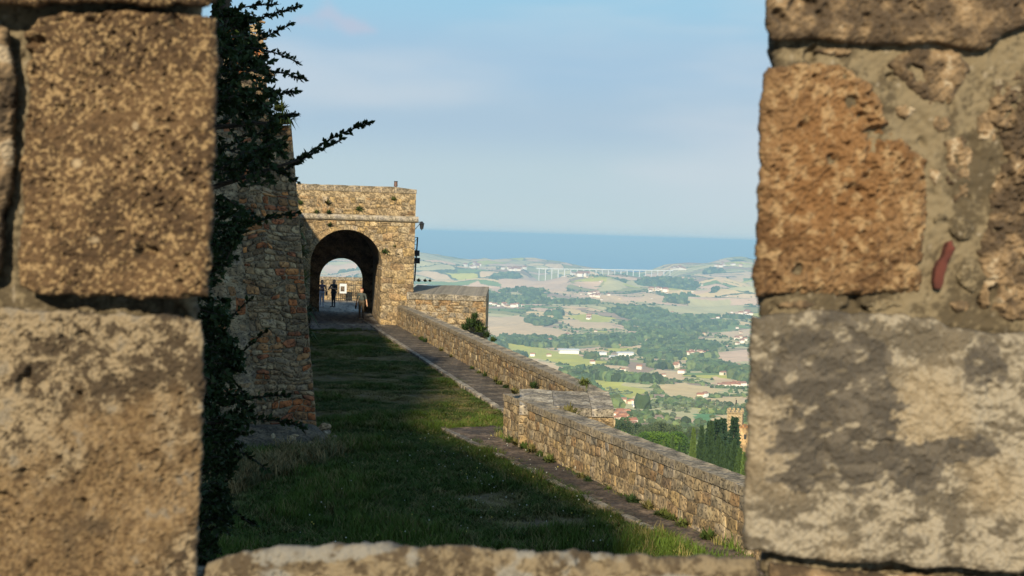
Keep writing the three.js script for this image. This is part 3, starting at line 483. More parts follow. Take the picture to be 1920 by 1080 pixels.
// ------------------------------------------------------------------ gatehouse
const GA = 9 * R, gO = at(650, 470, 64.5); gO.y = GY;
const gFrame = (u, v, w) => V(gO.x + Math.cos(GA) * u + Math.sin(GA) * w, GY + v, gO.z - Math.sin(GA) * u + Math.cos(GA) * w);
const gTurn = (q) => { q.rotateY(GA); q.translate(gO.x, gO.y, gO.z); return q; };
{
  const t = thing('gatehouse', 'golden stone gatehouse with a dark arched passage and rounded cornice', 'gatehouse'), AR = 1.79, SP = 3.05, RX = 3.42, LX = -6, TOP = 6.77;
  const sh = new THREE.Shape(); sh.moveTo(LX, -.5); sh.lineTo(-AR, -.5); sh.lineTo(-AR, SP); sh.absarc(0, SP, AR, Math.PI, 0, true); sh.lineTo(AR, -.5); sh.lineTo(RX, -.5); const shB = sh.clone(); sh.lineTo(RX, TOP); sh.lineTo(LX, TOP); sh.closePath(); shB.lineTo(RX, 5.05); shB.lineTo(LX, 5.05); shB.closePath();
  part('core', gTurn(new THREE.ExtrudeGeometry(sh, { depth: 2.2, bevelEnabled: false, curveSegments: 24 }).translate(0, 0, -2.2)), mortarMat, t); part('vault', gTurn(new THREE.ExtrudeGeometry(shB, { depth: 7.2, bevelEnabled: false, curveSegments: 24 }).translate(0, 0, -9.4)), mortarMat, t);
  const s2 = new THREE.Shape(), a2 = 1.23, sp2 = 1.95; s2.moveTo(-1.9, -.5); s2.lineTo(-a2, -.5); s2.lineTo(-a2, sp2); s2.absarc(0, sp2, a2, Math.PI, 0, true); s2.lineTo(a2, -.5); s2.lineTo(1.9, -.5); s2.lineTo(1.9, 5.0); s2.lineTo(-1.9, 5.0); s2.closePath();
  part('rear_portal', gTurn(new THREE.ExtrudeGeometry(s2, { depth: .8, bevelEnabled: false, curveSegments: 24 }).translate(0, 0, -10.22)), mortarMat, t);
  const off = LX;
  const cut = (P, um, vm) => { const inside = (x, y) => y < SP ? Math.abs(x) < AR + .01 : Math.hypot(x, y - SP) < AR + .27; if (inside(um + off, vm)) return null;
    return P.map(([x, y]) => { const X = x + off; if (y < SP) return Math.abs(X) < AR + .005 ? [Math.sign(X) * (AR + .005) - off, y] : [x, y]; const l = Math.hypot(X, y - SP); return l < AR + .27 ? [X / l * (AR + .27) - off, SP + (y - SP) / l * (AR + .27)] : [x, y]; }); };
  const vis = (P, um, vm) => um + off < -3.2 ? null : cut(P, um, vm);
  courses(t, (u, v, w) => gFrame(u + off, v, w), RX - off, 5.30, { seed: 41, row: [.24, .40], w: [.28, .7], mats: goldMats, joint: .010, jit: .05, proud: .035, cham: .022, split: .2, shape: vis, pick: (u, v, r) => r() < .25 ? rubbleMats : goldMats });
  courses(t, (u, v, w) => gFrame(u + off, 5.62 + v, w - .02), RX - off, .88, { seed: 43, row: [.2, .32], w: [.24, .5], mats: goldMats, joint: .014, jit: .04, proud: .05, cham: .03, shape: (P, um, vm) => um + off < -3.2 ? null : P, pick: (u, v, r) => r() < .35 ? rubbleMats : goldMats });
  const r = rng(6), nV = 17; for (let i = 0; i < nV; i++) { const a0 = Math.PI * i / nV + .006, a1 = Math.PI * (i + 1) / nV - .006, am = (a0 + a1) / 2, o = (a, q) => [Math.cos(a) * q, SP + Math.sin(a) * q]; part('voussoir', blockGeo([o(a0, AR + .005), o(a0, AR + .255), o(am, AR + .26), o(a1, AR + .255), o(a1, AR + .005), o(am, AR + .002)].reverse(), gFrame, .03 + r() * .02, .015, .3, r), goldMats[Math.floor(r() * 7)], t); }
  // rounded cornice and the capping course
  const prof = []; for (let i = 0; i <= 8; i++) { const a = -Math.PI / 2 + Math.PI * i / 8; prof.push([Math.cos(a) * .17, Math.sin(a) * .155]); } prof.push([-.15, .155], [-.15, -.155]);
  for (let u = -3.4; u < RX + .12;) { let w = .7 + r() * .6; if (RX + .15 - u - w < .4) w = RX + .15 - u; const s3 = new THREE.Shape(prof.map(p => new THREE.Vector2(p[0], p[1]))); const q = new THREE.ExtrudeGeometry(s3, { depth: w - .012, bevelEnabled: false }); q.rotateY(-Math.PI / 2); q.translate(u + w, 5.46 + (r() - .5) * .012, .0); part('cornice_block', gTurn(q), capMats[1], t); u += w; }
  for (let u = -3.4; u < RX;) { let w = 1.0 + r() * .9; if (RX + .03 - u - w < .5) w = RX + .03 - u; part('capping_block', slabGeo((a, b, c) => gFrame(u + a + .006, 6.77 + b - (b > .1 ? .10 * ss(2.2, RX, u + a) + .02 * vn((u + a) * 3, c * 4, 2) : 0), c + .04), w - .012, .30, 2.2, 5, 2), r() < .5 ? goldMats[3] : greyMats[1], t); u += w; }
  // stones of the passage wall by the entrance, right hand side
  courses(t, (u, v, w) => gFrame(AR - .03 - w, v, -u), 6, 3.05, { seed: 47, row: [.3, .42], w: [.4, .8], mats: goldMats, joint: .006, jit: .02, proud: .012, cham: .01 });
  struct('passage_floor', gTurn(boxAt(0, .03, -10, 3.44, .1, 26.4)), std(C(.25, .235, .21), { map: stoneMap, bumpMap: stoneBump, bumpScale: .03 }));
  const slab = thing('threshold_slab', 'worn pale stone threshold in front of the arched passage', 'threshold'); for (let i = 0; i < 6; i++) part('slab', blockGeo([[-1.95 + i * .66, -.22], [-1.62 + i * .66, -.25], [-1.31 + i * .66, -.22], [-1.31 + i * .66, .2], [-1.62 + i * .66, .23], [-1.95 + i * .66, .2]], (u, v, w) => gFrame(u, .10 + w, -v + .6 * 1), .01, .02, .12, r), capMats[i % 3], slab);
}
// plants on walls: tufts of narrow leaves
const plantM = [leafMat(C(.045, .07, .015)), leafMat(C(.07, .085, .02)), leafMat(C(.10, .09, .03)), leafMat(C(.025, .045, .012))];
function tuft(seed, n, len, wid, droop) {
  const r = rng(seed), pos = [], idx = [];
  for (let i = 0; i < n; i++) { const a = r() * 6.283, e = .2 + r() * 1.2, L = len * (.5 + r() * .6), d = V(Math.cos(a) * Math.cos(e), Math.sin(e), Math.sin(a) * Math.cos(e)), s = V(-Math.sin(a), 0, Math.cos(a)).multiplyScalar(wid * (.6 + r() * .7)), b = V((r() - .5) * len * .4, (r() - .5) * len * .1, (r() - .5) * len * .4), m = b.clone().addScaledVector(d, L * .55), t = b.clone().addScaledVector(d, L).add(V(0, -droop * L * r(), 0)), o = pos.length / 3; for (const p of [b.clone().sub(s), b.clone().add(s), m.clone().sub(s), m.clone().add(s), t]) pos.push(p.x, p.y, p.z); idx.push(o, o + 1, o + 3, o, o + 3, o + 2, o + 2, o + 3, o + 4); }
  return geoFrom(pos, idx);
}
const tuftG = [tuft(1, 90, .32, .022, .5), tuft(2, 110, .36, .018, .8), tuft(3, 70, .28, .026, .2)];
function wallPlant(p, s, k, label, group) { const m = solo('wall_plant', label, 'plant', tuftG[k % 3], plantM[k % plantM.length], group); m.position.copy(p); m.scale.setScalar(s); m.rotation.y = k * 1.7; return m; }
[[-2.35, 5.7, .05, .9], [-1.55, 5.3, .1, .7], [-1.0, 5.75, .05, 1.1], [-.95, 5.28, .12, .9], [.55, 5.5, .05, 1.0], [2.3, 6.05, .05, .9]].forEach(([u, v, w, s], i) => wallPlant(gFrame(u, v + .35, w), s, i, 'green plant tuft growing between the stones above the gatehouse cornice', 'plants above the cornice'));
[[-.9, 4.7, .05, .9], [1.9, 3.45, .05, 1.0], [2.4, 3.75, .03, .5], [2.6, 3.35, .03, .4]].forEach(([u, v, w, s], i) => wallPlant(gFrame(u, v + .3, w), s, i + 3, 'green plant tuft on the gatehouse face below the cornice', 'plants below the cornice'));
{ const l = thing('wall_lantern', 'dark iron lantern on a bracket at the right end of the gatehouse cornice', 'lantern'); l.position.copy(gFrame(3.46, 5.2, -.1)); l.rotation.y = GA;
  part('bracket', join([bar(V(-.05, .1, 0), V(.34, .16, 0), .025), bar(V(-.05, -.25, 0), V(.28, .14, 0), .018)]), iron, l); part('hood', new THREE.ConeGeometry(.17, .14, 6).translate(.3, .12, 0), iron, l); part('lantern_body', new THREE.CylinderGeometry(.13, .09, .26, 6).translate(.3, -.08, 0), iron, l); part('finial', new THREE.SphereGeometry(.035, 8, 6).translate(.3, -.24, 0), iron, l); }
{ // lamp on the roof and the floodlight frame beside the gatehouse
  const l = thing('roof_lamp', 'small dark lamp head standing on top of the gatehouse', 'lamp'), b = gFrame(2.4, 6.97, -.3); l.position.copy(b);
  part('base', boxAt(0, .04, 0, .26, .1, .26), iron, l); part('stem', bar(V(0, .05, 0), V(0, .16, 0), .05, 8), iron, l); part('lamp_head', new THREE.CylinderGeometry(.085, .10, .24, 10).translate(0, .26, 0), std(C(.10, .05, .035), { roughness: .6 }), l); part('lamp_cap', new THREE.CylinderGeometry(.1, .1, .03, 10).translate(0, .395, 0), iron, l);
  const f = thing('floodlight_frame', 'dark steel lattice frame carrying floodlights beside the gatehouse wall', 'floodlight'), q = at(775, 522, 69); f.position.copy(q); f.position.y -= .05; const h = 2.25;
  for (const x of [-.13, .13]) for (const z of [-.13, .13]) part('post', bar(V(x - .06, -.1, z), V(x * .7 + .08, h, z * .7), .034), iron, f);
  for (let i = 0; i < 6; i++) { const y = i * h / 6, s = i % 2 ? 1 : -1, k = .14 * y / h; part('brace', bar(V(-.13 * s - .06 + k, y, .13), V(.13 * s - .06 + k, y + h / 6, .12), .014), iron, f); part('rung', bar(V(-.19 + k, y, .13), V(.07 + k, y, .13), .012), iron, f); }
  part('arm', bar(V(-.1, h, 0), V(.2, h + .02, 0), .02), iron, f);
  for (const [y, x] of [[1.42, .14], [1.02, .17]]) { const fl = part('floodlight', boxAt(x, y, .2, .34, .3, .2), iron, f); part('glass', boxAt(x, y, .305, .28, .24, .012), std(C(.02, .02, .025), { roughness: .15 }), fl); }
}
{ // outer bastion right of the gatehouse
  const t = thing('outer_bastion', 'low outer stone bastion with a sloping grey top behind the upper parapet', 'bastion'), a = at(912, 553, 64.6), x1 = a.x, top = a.y, z = a.z, x0 = -5.3, L = x1 - x0, r = rng(3);
  part('core', slabGeo((u, v, w) => V(x0 + u, GY - 6 + v, z + w), L, top + .0 - GY + 6 - .3, 7), mortarMat, t);
  courses(t, (u, v, w) => V(x0 + u, top - 3.1 + v, z + w), L, 2.78, { seed: 51, row: [.2, .34], w: [.28, .6], mats: goldMats, joint: .012, jit: .05, proud: .04, cham: .025, pick: (u, v, q) => q() < .7 ? greyMats : rubbleMats });
  for (let u = 0; u < L - .1;) { let w = .8 + r() * .7; if (L - u - w < .6) w = L - u; part('coping_slab', slabGeo((p, b, c) => V(x0 + u + p + .006, top - .32 + b * (1 + .0) + (b > .1 ? .05 * vn((u + p) * 1.3, c * .7, 1) + .12 * ss(0, -7, c) : 0), z + c + .08), w - .012, .3, 7.1, 5, 2), capMats[Math.floor(r() * 3)], t); u += w; }
  part('string_course', boxAt((x0 + x1) / 2, top - 2.0, z + .08, L + .2, .16, .25), capMats[2], t);
  for (const [px, py, s, k] of [[884, 612, 2.6, 3], [900, 622, 2.4, 0], [872, 618, 1.8, 3], [912, 632, 1.6, 3], [925, 640, 1.3, 0], [890, 596, 1.5, 3]]) { const m = wallPlant(at(px, py, 63.6), s * .85, k, 'dark shrub growing at the foot of the outer bastion', 'shrubs at the outer bastion'); }
  for (const [px, s] of [[785, .8], [797, .7], [806, .6]]) wallPlant(at(px, 528, 69), s, 2, 'dry plant on top of the outer bastion', 'dry plants on the outer bastion');
}
{ // yard beyond the passage: wall, railing and notice board
  const d = -20.5, t = thing('far_parapet', 'sunlit yellow parapet wall seen through the passage', 'wall');
  part('core', slabGeo((u, v, w) => gFrame(-5 + u, v, d - 1.2 + w), 9.5, 1.5, .5), mortarMat, t);
  courses(t, (u, v, w) => gFrame(-5 + u, v, d - 1.2 + w), 9.5, 1.4, { seed: 61, row: [.3, .42], w: [.4, .9], mats: goldMats, joint: .01, proud: .03, cham: .02 });
  part('coping', slabGeo((u, v, w) => gFrame(-5 + u, 1.42 + v, d - 1.15 + w), 9.5, .2, .6), capMats[1], t);
  const f = thing('iron_railing', 'dark iron railing of upright spiked bars behind the passage', 'railing'); const x0 = -.25, x1 = 2.9;
  for (let i = 0; i <= 26; i++) { const x = mix(x0, x1, i / 26); part('bar', bar(gFrame(x, .08, d), gFrame(x, 1.36, d), .016, 5, .008), iron, f); }
  for (const y of [.25, 1.15]) part('rail', bar(gFrame(x0 - .05, y, d), gFrame(x1 + .05, y, d), .022), iron, f);
  const n = thing('notice_board', 'white framed notice board with a dark picture on the railing', 'sign'); part('board', gTurn(boxAt(.40, .92, d + .06, .46, .64, .04)), std(C(.5, .51, .52)), n); part('picture', gTurn(boxAt(.36, .90, d + .086, .26, .34, .006)), std(C(.16, .13, .10), { map: stoneMap }), n);
}
{ const r = rng(52); for (let i = 0; i < 22; i++) { const p = W2a.clone().addScaledVector(w2d, .3 + r() * 11).addScaledVector(in2, .06 + r() * .1); p.y = GY + .08; wallPlant(p, .35 + r() * .5, i, 'small weed at the foot of the near lower parapet', 'weeds along the lower parapet'); }
  for (let i = 0; i < 16; i++) { const p = W1a.clone().addScaledVector(w1d, 8 + r() * 24).addScaledVector(in1, .06 + r() * .1); p.y = GY + .08; wallPlant(p, .35 + r() * .5, i, 'small weed at the foot of the long upper parapet', 'weeds along the upper parapet'); }
  wallPlant(at(1068, 782, 27.9), 1.3, 2, 'dry brown tuft on the camera side of the projecting parapet block'); wallPlant(at(1000, 727, 36), .8, 3, 'dark plant on the inner face of the upper parapet'); wallPlant(at(965, 738, 29.3), .7, 2, 'dry tuft on the sloping top of the parapet block'); wallPlant(at(1095, 722, 30.4), .8, 1, 'thin plant where the upper parapet meets the block'); }
console.log('gate', Date.now() - T0);

// ------------------------------------------------------------------ people in the passage
function figure(o, pos, turn, label) {
  const t = thing('person', label, 'person', undefined), S = o.h / 1.7, N = 84, mc = new MarchingCubes(N, new THREE.MeshBasicMaterial(), false, false, 220000); mc.isolation = 0;
  const B = o.bones, inv = 1 / S;
  for (let k = 0; k < N; k++) for (let j = 0; j < N; j++) for (let i = 0; i < N; i++) {
    const x = ((i - N / 2) / (N / 2)) * .95, y = ((j - N / 2) / (N / 2)) * .95 + .86, z = ((k - N / 2) / (N / 2)) * .95; let m = 1e9;
    for (const b of B) { const [ax, ay, az, ar, bx, by, bz, br] = b, dx = bx - ax, dy = by - ay, dz = bz - az; let q = ((x - ax) * dx + (y - ay) * dy + (z - az) * dz) / (dx * dx + dy * dy + dz * dz + 1e-9); q = q < 0 ? 0 : q > 1 ? 1 : q; const e = Math.hypot(x - ax - q * dx, y - ay - q * dy, (z - az - q * dz) * (b[9] || 1)) - (ar + (br - ar) * q); if (m > 1e8) m = e; else { const h = Math.max(0, .035 - Math.abs(m - e)) / .035; m = Math.min(m, e) - h * h * .035 * .25; } }
    mc.field[k * N * N + j * N + i] = -m;
  }
  mc.update(); const n = mc.count, pos_ = [], col = [];
  for (let i = 0; i < n; i++) {
    const x = mc.positionArray[i * 3] * .95, y = mc.positionArray[i * 3 + 1] * .95 + .86, z = mc.positionArray[i * 3 + 2] * .95; let best = 1e9, bc = o.skin;
    for (const b of B) { const [ax, ay, az, ar, bx, by, bz, br, c] = b, dx = bx - ax, dy = by - ay, dz = bz - az; let q = ((x - ax) * dx + (y - ay) * dy + (z - az) * dz) / (dx * dx + dy * dy + dz * dz + 1e-9); q = q < 0 ? 0 : q > 1 ? 1 : q; const e = Math.hypot(x - ax - q * dx, y - ay - q * dy, z - az - q * dz) - (ar + (br - ar) * q); if (e < best) { best = e; bc = c; } }
    pos_.push(x * S, y * S, z * S); col.push(...bc);
  }
  const idx = []; for (let i = 0; i < n; i++) idx.push(i); const q = geoFrom(pos_, idx, null, col); q.setAttribute('normal', new THREE.Float32BufferAttribute(Array.from(mc.normalArray.subarray(0, n * 3)), 3));
  part('body', q, std(C(1, 1, 1), { vertexColors: true, roughness: .85 }), t);
  const hy = o.head ? o.head : [0, 1.6, 0], hg = new THREE.SphereGeometry(.112, 14, 10); hg.scale(1, 1.08, 1.1); { const p = hg.attributes.position; for (let i = 0; i < p.count; i++) if (p.getZ(i) > .02 && p.getY(i) < .045) p.setXYZ(i, p.getX(i) * .8, p.getY(i), p.getZ(i) * .55); } hg.translate(hy[0], hy[1] + .018, hy[2] - .012); hg.scale(S, S, S);
  part('hair', hg, std(C(...o.hair), { roughness: .6 }), t);
  for (const [name, geo, c] of o.extra || []) part(name, geo, std(C(...c)), t);
  t.position.copy(pos); t.rotation.y = turn; return t;
}
{
  const SK = [.42, .25, .16];
  const bones = (top, leg, shoe, armL, armR, sleeve, spread = .10) => {
    const b = [[0, 1.58, .0, .098, 0, 1.62, -.01, .1, SK], [0, 1.53, .05, .03, 0, 1.57, .105, .014, SK], [0, 1.42, 0, .055, 0, 1.54, 0, .055, SK], [-.13, 1.38, 0, .075, .13, 1.38, 0, .075, top], [0, 1.36, 0, .125, 0, 1.1, 0, .125, top], [-.05, 1.12, 0, .12, .05, 1.12, 0, .12, top], [-.06, .95, 0, .13, .06, .95, 0, .13, leg]];
    for (const s of [-1, 1]) { b.push([s * .09, .92, 0, .095, s * spread, .5, .015, .062, leg], [s * spread, .5, .015, .06, s * (spread + .01), .1, -.01, .042, leg], [s * (spread + .01), .06, -.03, .042, s * (spread + .03), .04, .14, .034, shoe]); const e = s < 0 ? armL : armR; b.push([s * .2, 1.37, 0, .058, e[0], e[1], e[2], .045, sleeve[0]], [e[0], e[1], e[2], .043, e[3], e[4], e[5], .03, sleeve[1]]); const d = V(e[3] - e[0], e[4] - e[1], e[5] - e[2]).normalize(); for (let f = -1.5; f <= 1.5; f++) b.push([e[3], e[4], e[5], .028, e[3] + d.x * .15 + f * .016, e[4] + d.y * (.16 - Math.abs(f) * .01), e[5] + d.z * .15 + f * .006, .012, SK]); b.push([e[3], e[4], e[5], .024, e[3] + d.x * .08 - s * .02, e[4] + d.y * .08, e[5] + d.z * .08 + .05, .012, SK]); }
    return b;
  };
  const F = (px, py, extra = 0) => { const p = g(px, py); p.y = GY + .08 + extra; return p; };
  const top1 = [.10, .07, .10];
  figure({ h: 1.62, skin: SK, hair: [.03, .018, .012], head: [0, 1.6, 0], bones: bones(top1, [.30, .32, .40], [.25, .25, .27], [-.27, 1.12, .04, -.14, 1.16, .22], [.27, 1.1, .02, .20, 1.08, .2], [SK, SK], .085), extra: [['shoulder_bag', new THREE.BoxGeometry(.1, .24, .26).translate(.27, .86, 0), [.03, .03, .05]]] }, F(603, 578.5), .3, 'woman in dark top and pale trousers with a shoulder bag standing in the passage');
  figure({ h: 1.66, skin: SK, hair: [.02, .015, .012], head: [0, 1.6, 0], bones: bones([.018, .018, .02], [.016, .016, .018], [.02, .02, .02], [-.34, 1.12, .08, -.10, 1.2, .2], [.27, 1.12, .04, .10, 1.18, .22], [[.018, .018, .02], SK], .08) }, F(625, 578.5), -.5, 'person in black clothes with one elbow out in front of the notice board');
  figure({ h: 1.6, skin: SK, hair: [.16, .03, .02], head: [0, 1.6, 0], bones: bones([.05, .065, .062], [.10, .08, .055], [.06, .05, .04], [-.27, 1.1, 0, -.29, .86, .06], [.27, 1.1, 0, .30, .86, .06], [[.05, .065, .062], SK], .095), extra: [['hand_bag', new THREE.BoxGeometry(.07, .18, .2).translate(-.31, .62, .06), [.03, .03, .03]]] }, F(677, 600), .2, 'person in grey green shirt and khaki trousers walking by the right passage wall');
}
console.log('people', Date.now() - T0);

// ------------------------------------------------------------------ left hand bastion and curtain wall
const BO = g(597, 832); BO.y = GY;                   // foot of its right corner
const BA = 24 * R, BAT = Math.tan(6.6 * R);
{
  const top = 10.4, L = 6.5;
  const fr = (u, v, w) => { const s = v * BAT; return V(BO.x - s * 1.0 - Math.cos(BA) * u + Math.sin(BA) * w, GY + v, BO.z - s * .35 + Math.sin(BA) * u + Math.cos(BA) * w); };
  const stepTop = (u) => u < .45 ? 7.55 : 9.75 - .2 * u;
  const t = thing('left_bastion', 'tall leaning bastion of rubble stone and orange brick at the left of the lawn', 'bastion');
  const mir = (u, v, w) => fr(L - u, v, w);
  part('core', slabGeo((u, v, w) => { const U = L - u; return fr(U, Math.min(v, stepTop(U) - .02) - .4, w); }, L, top, 4, 60, 1), mortarMat, t);
  const o = { seed: 71, jit: .06, joint: .007, proud: .035, cham: .016, split: .3, cornerCut: .22 };
  let n = 0;
  n += courses(t, (u, v, w) => fr(1.35 - u, v, w), 1.35, 9.9, { ...o, name: 'brick', row: [.09, .17], w: [.15, .36], pick: (u, v, r) => { const b = vn(v * 1.3, u * 1.2, 4) + (u > .85 ? .25 : -.1); return r() < (b > .05 ? .62 : .12) ? brickMats : rubbleMats; }, shape: (P, u, v) => v > stepTop(1.35 - u) - .15 ? null : P });
  n += courses(t, (u, v, w) => fr(3.6 - u, v, w - .03), 2.23, 9.9, { ...o, seed: 73, row: [.16, .34], w: [.22, .5], pick: (u, v, r) => r() < .12 ? brickMats : rubbleMats, shape: (P, u, v) => v > stepTop(3.6 - u) - .2 ? null : P });
  const sideF = (u, v, w) => { const s = v * BAT; return V(BO.x - s - Math.sin(.32) * u + w, GY + v, BO.z - s * .35 - u); };
  part('side_face', slabGeo((u, v, w) => sideF(u, v - .3, w - .02), 4, 7.4, .5), mortarMat, t);
  console.log('bastion stones', n);
  // recessed curtain wall behind
  const c = thing('curtain_wall', 'overgrown grey curtain wall between the bastion and the gatehouse', 'wall'), A = V(g(599, 760).x - .1, 0, -33.0), B = gFrame(-2.05, 0, .6), d = B.clone().sub(A).setY(0), CL = d.length(); d.normalize(); const nn = V(-d.z, 0, d.x);
  const cf = (u, v, w) => V(A.x + d.x * u + nn.x * (w - v * BAT), GY + v, A.z + d.z * u + nn.z * (w - v * BAT));
  part('core', slabGeo((u, v, w) => cf(u, v - .3, w), CL, 6.6, 2.5), greyMats[2], c);
  courses(c, cf, CL, 6.25, { seed: 81, row: [.5, .8], w: [.9, 1.9], mats: greyMats, jit: .08, proud: .06, cham: .04 });
  const r = rng(12); for (let i = 0; i < 26; i++) wallPlant(cf(.3 + r() * r() * CL, 1.6 + r() * 4.2, .08), 1.0 + r() * 1.3, i, 'trailing green plant on the overgrown curtain wall', 'plants on the curtain wall');
  for (let i = 0; i < 7; i++) wallPlant(fr(.1 + r() * .7, 7.0 + (i % 3) * .25, .1), .9 + r() * .6, i, 'dry plant on the ledge of the left bastion', 'plants on the bastion ledge');
  for (let i = 0; i < 8; i++) wallPlant(fr(.7 + r() * 2.4, 8.8 + r() * .5, .1), 1 + r() * .7, i + 1, 'dry plant on the top of the left bastion', 'plants on the bastion top');
  // fallen stones at the foot
  const rockG = [1, 2, 3].map(s => { const q = new THREE.IcosahedronGeometry(1, 2), p = q.attributes.position; for (let i = 0; i < p.count; i++) { const v = V(p.getX(i), p.getY(i), p.getZ(i)), k = .75 + .4 * vn(v.x * 1.4 + s * 9, v.y * 1.4, v.z * 1.4) + .12 * vn(v.x * 5, v.y * 5 + s, v.z * 5); p.setXYZ(i, v.x * k, v.y * k * .7, v.z * k); } q.computeVertexNormals(); return q; });
  for (let i = 0; i < 34; i++) { const u = -.35 + Math.pow(r(), 1.3) * 3.4, w = .1 + r() * 1.3, p = fr(u, 0, w), s = .10 + .2 * r() * r(), m = solo('fallen_stone', 'grey fallen stone in the rubble at the foot of the left bastion', 'stone', rockG[i % 3], [...greyMats, ...rubbleMats][i % 9], 'fallen stones at the bastion foot'); m.position.set(p.x, groundHeight(p.x, p.z) + s * .25 + Math.max(0, .55 - w * .4) * r(), p.z); m.scale.setScalar(s); m.rotation.set(r() * 6, r() * 6, r() * 6); }
  // earth bank under the rubble
  const pos = [], idx = [], uv = []; for (let j = 0; j <= 20; j++) for (let i = 0; i <= 40; i++) { const u = -.6 + i * .12, w = -.2 + j * .13, p = fr(u, 0, w); const h = .55 * (1 - ss(.1, 2.2, w)) * ss(-.6, .3, u) + .08 * fbm(u * 3, w * 3, 2, 3); pos.push(p.x, GY - .06 + h, p.z); uv.push(u, w); } for (let j = 0; j < 20; j++) for (let i = 0; i < 40; i++) { const k = j * 41 + i; idx.push(k, k + 1, k + 42, k, k + 42, k + 41); }
  struct('earth_bank', geoFrom(pos, idx, uv), std(C(.15, .12, .08), { map: stoneMap, bumpMap: stoneBump, bumpScale: .06 }));
}

// ------------------------------------------------------------------ grass
{
  const blades = (seed, n, h) => { const r = rng(seed), pos = [], idx = []; for (let i = 0; i < n; i++) { const a = r() * 6.28, L = h * (.5 + r() * .7), lean = .15 + r() * .55, b = V((r() - .5) * .22, 0, (r() - .5) * .22), d = V(Math.cos(a) * lean, 1, Math.sin(a) * lean), s = V(-Math.sin(a), 0, Math.cos(a)).multiplyScalar(.0055), m = b.clone().addScaledVector(d, L * .55), t = b.clone().addScaledVector(d, L * .9).add(V(Math.cos(a), -.35, Math.sin(a)).multiplyScalar(L * .28)), o = pos.length / 3; for (const p of [b.clone().sub(s), b.clone().add(s), m.clone().sub(s), m.clone().add(s), t]) pos.push(p.x, p.y, p.z); idx.push(o, o + 1, o + 3, o, o + 3, o + 2, o + 2, o + 3, o + 4); } return geoFrom(pos, idx); };
  const mat = new THREE.MeshPhysicalMaterial({ color: 0xffffff, roughness: .8, side: THREE.DoubleSide, specularIntensity: .2 });
  const left = (z) => z < BO.z ? mix(BO.x, gFrame(-1.9, 0, 0).x, (z - BO.z) / (-64 - BO.z)) - .1 : BO.x - .3 - (z - BO.z) * .4;
  [[blades(1, 26, .22), 26000, 5], [blades(2, 18, .14), 20000, 6]].forEach(([q, n, seed], v) => {
    const list = [], r = rng(seed); let guard = 0;
    while (list.length < n && guard++ < n * 8) {
      const z = -16 - 46 * Math.pow(r(), 1.25), lx = left(z), lim = z > -29 ? W2a.x + (z - W2a.z) * w2d.x / w2d.z : W1a.x + (z - W1a.z) * w1d.x / w1d.z, x = mix(lx - (z > -27 ? 2.4 : 0), lim, r());
      const on = inPoly(path1, x, z) ? path1 : inPoly(path2, x, z) ? path2 : null; if (on && (edgeDist(on, x, z) > .22 * r() * r())) continue;
      const a = fbm(x * .35, z * .6, 4, 4), b = fbm(x * 1.7, z * 1.7, 8, 3), dry = ss(.02, .3, a + b * .5 + .12 * ss(-30, -50, z) - .22 * ss(-30, -26, z)); if (r() < dry * .75) continue; if (z < -57 && r() < .6) continue;
      const lush = ss(-.05, .3, fbm(x * .6, z * .6, 31, 3)), tall = (z > -27 ? 1 : mix(1, .55, ss(-27, -34, z))) * (.65 + .8 * lush) * (1 - .45 * dry);
      const c = mix3(mix3([.046, .074, .012], [.072, .11, .017], lush), [.19, .15, .06], Math.min(1, dry * .75 + (r() < .2 ? .75 : 0))), k = .7 + r() * .6; list.push([x, z, tall * (.7 + r() * .6), [c[0] * k, c[1] * k, c[2] * k]]);
    }
    const m = new THREE.InstancedMesh(q, mat, list.length), o = new THREE.Object3D(); list.forEach(([x, z, s, c], i) => { o.position.set(x, groundHeight(x, z) - .01, z); o.scale.set(1, s, 1); o.rotation.y = r() * 6.28; o.updateMatrix(); m.setMatrixAt(i, o.matrix); m.setColorAt(i, C(...c)); });
    m.name = v ? 'short_grass' : 'long_grass'; m.userData = { kind: 'stuff', label: v ? 'short green turf between the taller grass on the terrace' : 'long dark green grass covering the terrace lawn', category: 'grass' }; shadow(m); scene.add(m);
  });
  { // dry grass on the bank
    const q = blades(7, 22, .34), r = rng(9), n = 900, m = new THREE.InstancedMesh(q, mat, n), o = new THREE.Object3D(); for (let i = 0; i < n; i++) { const t = Math.pow(r(), .8), x = BO.x + .55 - t * 2.6 + (r() - .5) * 1.2, z = BO.z + .6 + t * 7 + (r() - .5) * 1.6; o.position.set(x, groundHeight(x, z), z); o.scale.setScalar(.6 + r() * .8); o.rotation.y = r() * 6; o.updateMatrix(); m.setMatrixAt(i, o.matrix); const k = .6 + r() * .6; m.setColorAt(i, r() < .55 ? C(.27 * k, .19 * k, .08 * k) : C(.12 * k, .12 * k, .05 * k)); } m.name = 'dry_grass'; m.userData = { kind: 'stuff', label: 'straw coloured dry grass on the bank by the bastion', category: 'grass' }; shadow(m); scene.add(m);
  }
  { const q = new THREE.OctahedronGeometry(.013, 0), r = rng(19), n = 170, m = new THREE.InstancedMesh(q, std(C(.45, .45, .36)), n), o = new THREE.Object3D(); for (let i = 0; i < n; i++) { let x, z; do { z = -18 - r() * 12; x = -3.2 + r() * 5; } while (vn(x * .9, z * .9, 3) < .15 && r() < .85); o.position.set(x, groundHeight(x, z) + .13 + r() * .14, z); o.scale.setScalar(.6 + r() * .7); o.updateMatrix(); m.setMatrixAt(i, o.matrix); m.setColorAt(i, r() < .7 ? C(1, 1, 1) : C(1, .85, .2)); } m.name = 'wild_flowers'; m.userData = { kind: 'stuff', label: 'tiny white wild flowers dotted in the near grass', category: 'flowers' }; scene.add(m); }
}
console.log('grass', Date.now() - T0);

